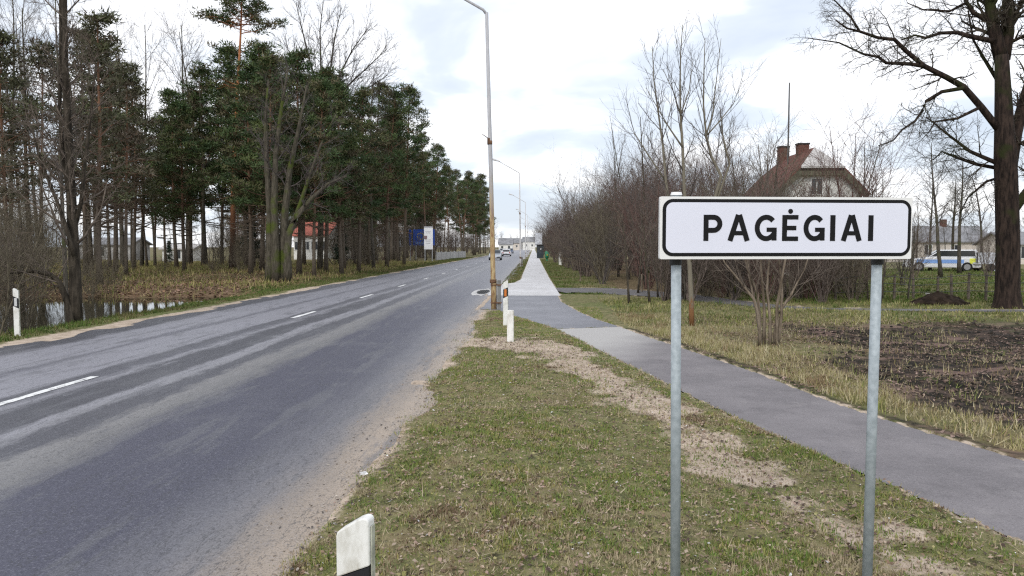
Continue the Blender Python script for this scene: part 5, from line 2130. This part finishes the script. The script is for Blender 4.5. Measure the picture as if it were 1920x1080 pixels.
def car(x, y, rz, body, label, group=None, estate=False, livery=False, length=4.3, name='car'):
    o = empty(name, (x, y, .0), rz)
    tag(o, label, 'car', group)
    hw_ = .85
    Lh = length / 2
    # lower body: side profile, x is forward
    prof = [(-Lh, .32), (-Lh + .02, .62), (-Lh + .08, .86), (-Lh + .5, .93), (.75, .93), (Lh - .25, .78), (Lh - .04, .62), (Lh, .42), (Lh - .06, .25), (-Lh + .1, .25)]
    mb_ = MB()
    mb_.prism(prof[::-1], -hw_, hw_)
    bd = mb_.build('body', M[body], o, bevel=.06)
    rear_top = -Lh + .28 if estate else -Lh + .95
    rear_bot = -Lh + .12 if estate else -Lh + .45
    cab = [(rear_bot, .935), (.85, .935), (.15, 1.42), (rear_top, 1.43)]
    mb_ = MB()
    mb_.prism(cab[::-1], -hw_ + .1, hw_ - .1)
    cb = mb_.build('cabin', M[body], o, bevel=.05)
    # windows
    for sg in (-1, 1):
        mb_ = MB()
        q = [(rear_bot + .22, 1.0), (.66, 1.0), (.12, 1.36), (rear_top + .12, 1.36)]
        mb_.prism(q[::-1], sg * (hw_ - .098) - .006, sg * (hw_ - .098) + .006)
        mb_.build('window', M['glass'], cb)
    mb_ = MB()
    rot = Matrix.Rotation(math.atan2(.485, -.70), 3, 'Y')
    mb_.prism([(.80, 1.0), (.235, 1.385), (.245, 1.40), (.815, 1.012)], -hw_ + .18, hw_ - .18)
    mb_.build('windscreen', M['glass'], cb)
    mb_ = MB()
    mb_.prism([(rear_bot + .03, 1.0), (rear_top + .005, 1.36), (rear_top - .015, 1.36), (rear_bot - .01, 1.0)][::-1], -hw_ + .18, hw_ - .18)
    mb_.build('rear_window', M['glass'], cb)
    for wx in (-Lh + .8, Lh - .85):
        for sg in (-1, 1):
            mb_ = MB()
            mb_.tube([(wx, sg * (hw_ - .17), .31), (wx, sg * (hw_ + .015), .31)], .31, 16)
            wh = mb_.build('wheel', M['tyre'], o)
            mb_ = MB()
            mb_.tube([(wx, sg * (hw_ + .01), .31), (wx, sg * (hw_ + .03), .31)], .19, 12)
            mb_.build('rim', M['rim'], wh)
    for sg in (-1, 1):
        mb_ = MB()
        mb_.box((Lh - .06, sg * .58, .62), (.12, .32, .13))
        mb_.build('headlight', M['lamp_clear'], o, bevel=.02)
        mb_ = MB()
        mb_.box((-Lh + .03, sg * .66, .70), (.10, .24, .2))
        mb_.build('tail_light', M['lamp_red'], o, bevel=.02)
    mb_ = MB()
    mb_.box((Lh - .0, 0, .36), (.08, 1.5, .16))
    mb_.box((-Lh + .0, 0, .38), (.08, 1.5, .16))
    mb_.build('bumper', M['car_dark'], o, bevel=.02)
    mb_ = MB()
    mb_.box((Lh + .045, 0, .42), (.012, .5, .11))
    mb_.box((-Lh - .045, 0, .62), (.012, .5, .11))
    mb_.build('number_plate', M['panel_white'], o)
    if livery:
        for sg in (-1, 1):
            mb_ = MB()
            mb_.box((.15, sg * (hw_ + .004), .66), (length * .62, .012, .24))
            mb_.build('stripe', M['livery_blue'], o)
            mb_ = MB()
            mb_.box((-Lh + .42, sg * (hw_ + .007), .70), (.5, .014, .34))
            mb_.build('marking', M['livery_yellow'], o)
        mb_ = MB()
        mb_.box((-Lh - .012, 0, .78), (.03, 1.0, .22))
        mb_.build('marking', M['livery_yellow'], o)
    return o


cY = 58.0
car(xat(1765, cY), cY, math.radians(158), 'car_white', 'white estate car with pale blue stripe parked beyond the meadow', estate=True, livery=True, length=4.4, name='estate_car').scale = (1.15, 1.15, 1.15)
# flat grey trailer beside the big trunk
tx, ty_ = xat(1852, 57), 57.0
o = empty('flat_trailer', (tx, ty_, hz(tx, ty_)), math.radians(6))
tag(o, 'low pale grey trailer with boarded sides next to the big trunk', 'trailer')
mb = MB()
mb.box((0, 0, .62), (3.0, 1.7, .12))
mb.build('bed', M['sheet_grey'], o)
for i, z in enumerate((.82, 1.06, 1.30)):
    for sg in (-1, 1):
        mb = MB()
        mb.box((0, sg * .84, z), (3.0, .04, .2))
        mb.build('side_board', M['sheet_grey'], o)
for xx in (-1.45, 0, 1.45):
    mb = MB()
    mb.box((xx, -.89, 1.03), (.07, .05, .8))
    mb.build('stake', M['iron'], o)
for sg in (-1, 1):
    mb = MB()
    mb.tube([(-.3, sg * .7, .3), (-.3, sg * .88, .3)], .3, 14)
    mb.build('wheel', M['tyre'], o)
mb = MB()
mb.box((.6, -.86, .3), (1.8, .03, .5))
mb.build('side_skirt', M['sheet_grey'], o)


def low_house(name, x, y, w, d, h, rh, wall, roof, label, cat='house', rz=0.0, wins=3, ridge='x', chim=True, group=None):
    o = empty(name, (x, y, 0), rz)
    tag(o, label, cat, group)
    mb_ = MB()
    if ridge == 'x':
        mb_.prism([(0, -.2), (d, -.2), (d, h), (d / 2, h + rh - .1), (0, h)], -w / 2, w / 2, 'x')
    else:
        mb_.prism([(-w / 2, -.2), (w / 2, -.2), (w / 2, h), (0, h + rh - .1), (-w / 2, h)][::-1], 0, d, 'y')
    mb_.build('wall', M[wall], o)
    mb_ = MB()
    e_ = .35
    if ridge == 'x':
        sl = rh / (d / 2)
        top = [(-e_, h - e_ * sl), (d / 2, h + rh), (d + e_, h - e_ * sl)]
        mb_.prism(top + [(d + e_, h - e_ * sl - .14), (d / 2, h + rh - .16), (-e_, h - e_ * sl - .14)], -w / 2 - e_, w / 2 + e_, 'x')
    else:
        sl = rh / (w / 2)
        top = [(-w / 2 - e_, h - e_ * sl), (0, h + rh), (w / 2 + e_, h - e_ * sl)]
        mb_.prism(top + [(w / 2 + e_, h - e_ * sl - .14), (0, h + rh - .16), (-w / 2 - e_, h - e_ * sl - .14)], -e_, d + e_, 'y')
    rf = mb_.build('roof', M[roof], o)
    if chim:
        mb_ = MB()
        if ridge == 'x':
            mb_.box((w * .18, d / 2, h + rh + .2), (.6, .6, 1.2))
        else:
            mb_.box((0, d * .5, h + rh + .2), (.6, .6, 1.2))
        mb_.build('chimney', M['brick'], rf)
    for i in range(wins):
        window('window', o, ((i - (wins - 1) / 2) * w / max(wins, 1), 0, h * .55), 1.0, 1.3)
    return o


low_house('farm_building', xat(1765, 92), 92, 13, 7, 2.7, 1.8, 'plaster_cream', 'roof_grey', 'long pale building with grey roof behind the parked estate car', 'building', math.radians(4), 4)
low_house('farm_building', xat(1950, 80), 80, 6, 6, 2.3, 1.2, 'plaster_cream', 'roof_grey', 'pale outbuilding half hidden by the big trunk at the right edge', 'building', 0, 2)
low_house('white_villa', xat(582, 108), 108, 5.0, 8, 3.7, 1.9, 'plaster_white', 'tile_bright', 'white house with bright red roof seen through the left wood', 'house', math.radians(-3), 4)
low_house('brick_shed', xat(190, 95), 95, 7.5, 5, 2.3, .8, 'plaster_grey', 'roof_grey', 'grey brick shed with dark flat roof between the left trunks', 'shed', 0, 1, chim=False)
low_house('white_garage', xat(332, 92), 92, 3.8, 4, 1.75, .5, 'plaster_white', 'tile_pale', 'small low white hut behind the trunks left of the tall pine', 'hut', 0, 1, chim=False)
low_house('white_annex', xat(655, 112), 112, 4.5, 6, 4.6, 1.6, 'plaster_white', 'roof_grey', 'pale narrow house wing between trunks right of the red roof', 'house', 0, 2, chim=False)

# ------------------------------------------------------------------ boards on the left roadside
Yb1 = 90.0
bx = xat(803.5, Yb1)
o = empty('info_board', (bx, Yb1, hz(bx, Yb1)), 0)
tag(o, 'tall white information board on two posts in front of the blue board', 'board')
g = o.location.z
zt_ = at(800, 427, Yb1).z - g
zb2 = at(800, 467.5, Yb1).z - g
wd = 16.5 / F * Yb1
mb = MB()
mb.box((0, 0, (zt_ + zb2) / 2), (wd, .08, zt_ - zb2))
pn = mb.build('panel', M['panel_white'], o)
mb = MB()
mb.box((0, -.005, zt_ + .08), (wd * .98, .1, .16))
mb.build('top_rail', M['print_grey'], o)
mb = MB()
mb.box((-wd * .32, -.043, zb2 + (zt_ - zb2) * .55), (wd * .34, .004, .42))
mb.build('picture', M['print_brown'], pn)
mb = MB()
for i, (a, b) in enumerate(((.82, .6), (.76, .5), (.44, .66), (.38, .55), (.28, .5))):
    mb.box((-wd * .05, -.043, zb2 + (zt_ - zb2) * a), (wd * b, .004, .06))
mb.build('print', M['print_grey'], pn)
for xx in (-wd * .42, wd * .42):
    mb = MB()
    mb.tube([(xx, .06, -.2), (xx, .06, zt_)], .055, 8)
    mb.build('post', M['alu'], o)

Yb2 = 97.0
bx = xat(795, Yb2)
o = empty('blue_board', (bx, Yb2, hz(bx, Yb2)), math.radians(6))
tag(o, 'wide blue board with a ring emblem behind the white information board', 'board')
g = o.location.z
zt_ = at(795, 430, Yb2).z - g
zb2 = at(795, 460, Yb2).z - g
wd = 40 / F * Yb2
mb = MB()
mb.box((0, 0, (zt_ + zb2) / 2), (wd, .1, zt_ - zb2))
pn = mb.build('panel', M['blue_panel'], o)
mb = MB()
for i in range(12):
    a = i * math.pi / 6
    cx, cz = -wd * .15 + .42 * math.cos(a), (zt_ + zb2) / 2 + .15 + .42 * math.sin(a)
    st = [(cx + (.09 if k % 2 == 0 else .04) * math.sin(k * math.pi / 5), cz + (.09 if k % 2 == 0 else .04) * math.cos(k * math.pi / 5)) for k in range(10)]
    mb.prism(st, -.058, -.051)
mb.build('star_ring', M['yellow_paint'], pn)
mb = MB()
mb.box((-.2, -.054, zb2 + .34), (wd * .7, .006, .07))
mb.box((-.2, -.054, zb2 + .22), (wd * .6, .006, .07))
mb.build('print', M['livery_blue'], pn)
for xx in (-wd * .38, wd * .38):
    mb = MB()
    mb.tube([(xx, .1, -.2), (xx, .1, zt_)], .06, 8)
    mb.build('post', M['alu'], o)
Yb3 = 100.0
bx = xat(769, Yb3)
o = empty('blue_plate', (bx, Yb3, hz(bx, Yb3)), math.radians(0))
tag(o, 'narrow blue upright plate on a post left of the blue board', 'board')
zt_ = at(769, 431, Yb3).z
zb2 = at(769, 460, Yb3).z
mb = MB()
mb.box((0, 0, (zt_ + zb2) / 2), (.33, .08, zt_ - zb2))
mb.build('panel', M['blue_panel'], o)
mb = MB()
mb.tube([(0, .07, -.2), (0, .07, zb2 + .4)], .05, 8)
mb.build('post', M['alu'], o)

# pale concrete fence
fx0, fx1 = at(818, 480, 104), at(873, 478, 128)
fence2 = empty('concrete_fence', (fx0.x, fx0.y, 0))
tag(fence2, 'low pale panel fence beyond the white information board', 'fence')
d = (fx1 - fx0)
nseg = 7
ang = math.atan2(d.y, d.x)
seg = math.hypot(d.x, d.y) / nseg
for i in range(nseg):
    q = d * ((i + .5) / nseg)
    mb = MB()
    mb.box((q.x, q.y, .55), (seg - .18, .08, 1.1), Matrix.Rotation(ang, 3, 'Z'))
    mb.build('panel', M['concrete'], fence2)
    q = d * (i / nseg)
    mb = MB()
    mb.box((q.x, q.y, .6), (.16, .16, 1.25), Matrix.Rotation(ang, 3, 'Z'))
    mb.build('post', M['panel_white'] if i == 4 else M['concrete'], fence2)

# ------------------------------------------------------------------ cars on the road and things at its far end
car(xat(929, 106), 106, math.radians(-90), 'car_silver', 'silver car coming towards the camera behind the nearest lamp post', 'cars on the road', name='car')
car(xat(950, 150), 150, math.radians(90), 'car_white', 'white car driving away in the middle of the road', 'cars on the road', estate=True)
car(xat(957, 215), 215, math.radians(-90), 'car_blue', 'small dark blue car far down the road', 'cars on the road')
car(xat(942, 190), 190, math.radians(-90), 'car_white', 'distant white car at the left edge of the far road', 'cars on the road')

Yk = 122.0
kx = xat(1010, Yk)
o = empty('bus_shelter', (kx, Yk, 0), 0)
tag(o, 'dark kiosk with a pale grey billboard panel above it beside the sidewalk', 'kiosk')
zt_ = at(1010, 437, Yk).z
zm_ = at(1010, 459, Yk).z
w_ = 13 / F * Yk
mb = MB()
mb.box((0.25, 0.4, zm_ / 2), (1.1, .8, zm_))
mb.build('wall', M['kiosk_dark'], o, bevel=.02)
mb = MB()
mb.box((0, 0, (zt_ + zm_) / 2 + .03), (w_, .14, zt_ - zm_))
mb.build('billboard', M['sheet_grey'], o)
mb = MB()
mb.box((.1, .3, zm_ + .02), (1.5, 1.1, .06))
mb.build('roof', M['iron'], o)
mb = MB()
mb.box((.35, -.01, 1.5), (.16, .03, .22))
mb.build('notice', M['panel_white'], o)

Yk = 98.0
kx = xat(1025.5, Yk)
o = empty('green_bin', (kx, Yk, 0), math.radians(10))
tag(o, 'green litter bin on a post right of the sidewalk', 'bin')
mb = MB()
mb.tube([(0, 0, .35), (0, 0, 1.15)], [.22, .29], 14)
bn = mb.build('bucket', M['bin_green'], o, True)
mb = MB()
mb.tube([(-.08, 0, 1.15), (-.08, 0, 1.32)], [.2, .12], 12)
mb.build('lid', M['bin_green'], o)
mb = MB()
mb.tube([(0, .0, -.1), (0, 0, .4)], .12, 8)
mb.build('leg', M['bin_green'], o)
mb = MB()
mb.box((0, -.28, .82), (.14, .02, .16))
mb.build('sticker', M['yellow_paint'], bn)

Yk = 76.0
kx = xat(1051, Yk)
o = empty('gate_post', (kx, Yk, 0), 0)
tag(o, 'pale square gate post in the grass right of the sidewalk', 'gate post')
mb = MB()
mb.box((0, 0, .62), (.34, .34, 1.34))
mb.build('shaft', M['plaster_white'], o, bevel=.02)
mb = MB()
mb.box((0, 0, 1.33), (.42, .42, .1))
mb.build('cap', M['concrete'], o, bevel=.015)
mb = MB()
mb.box((0, -.175, .75), (.2, .02, .14))
mb.build('plate', M['print_brown'], o)

for px, by, ty in ((1088, 530, 517), (1203, 547, 512)):
    p = W(px, by)
    t = at(px, ty, p.y)
    mb = MB()
    mb.tube([(0, 0, -.1), (.01, 0, t.z)], [.045, .04], 7)
    o = mb.build('wooden_stake', M['twig_pale'], loc=(p.x, p.y, hz(p.x, p.y)))
    tag(o, 'short pale wooden stake in the grass before the thicket' if px < 1150 else 'taller wooden stake at the thicket edge beside the lane', 'stake')

# town at the end of the road
for i, (px, Y, w_, h_, m_, lb) in enumerate(((948, 330, 6, 3.2, 'plaster_white', 'small white house left of the far road end'),
                                             (962, 420, 8, 4.2, 'plaster_cream', 'cream house at the far road end'),
                                             (992, 420, 7, 5.0, 'plaster_white', 'pale house closing the far end of the sidewalk'),
                                             (984, 560, 6, 5.5, 'plaster_grey', 'grey block at the very end of the road'))):
    low_house('far_house', xat(px, Y), Y, w_, 8, h_, 2.6, m_, 'roof_grey', lb, 'house', 0, 2, chim=False)
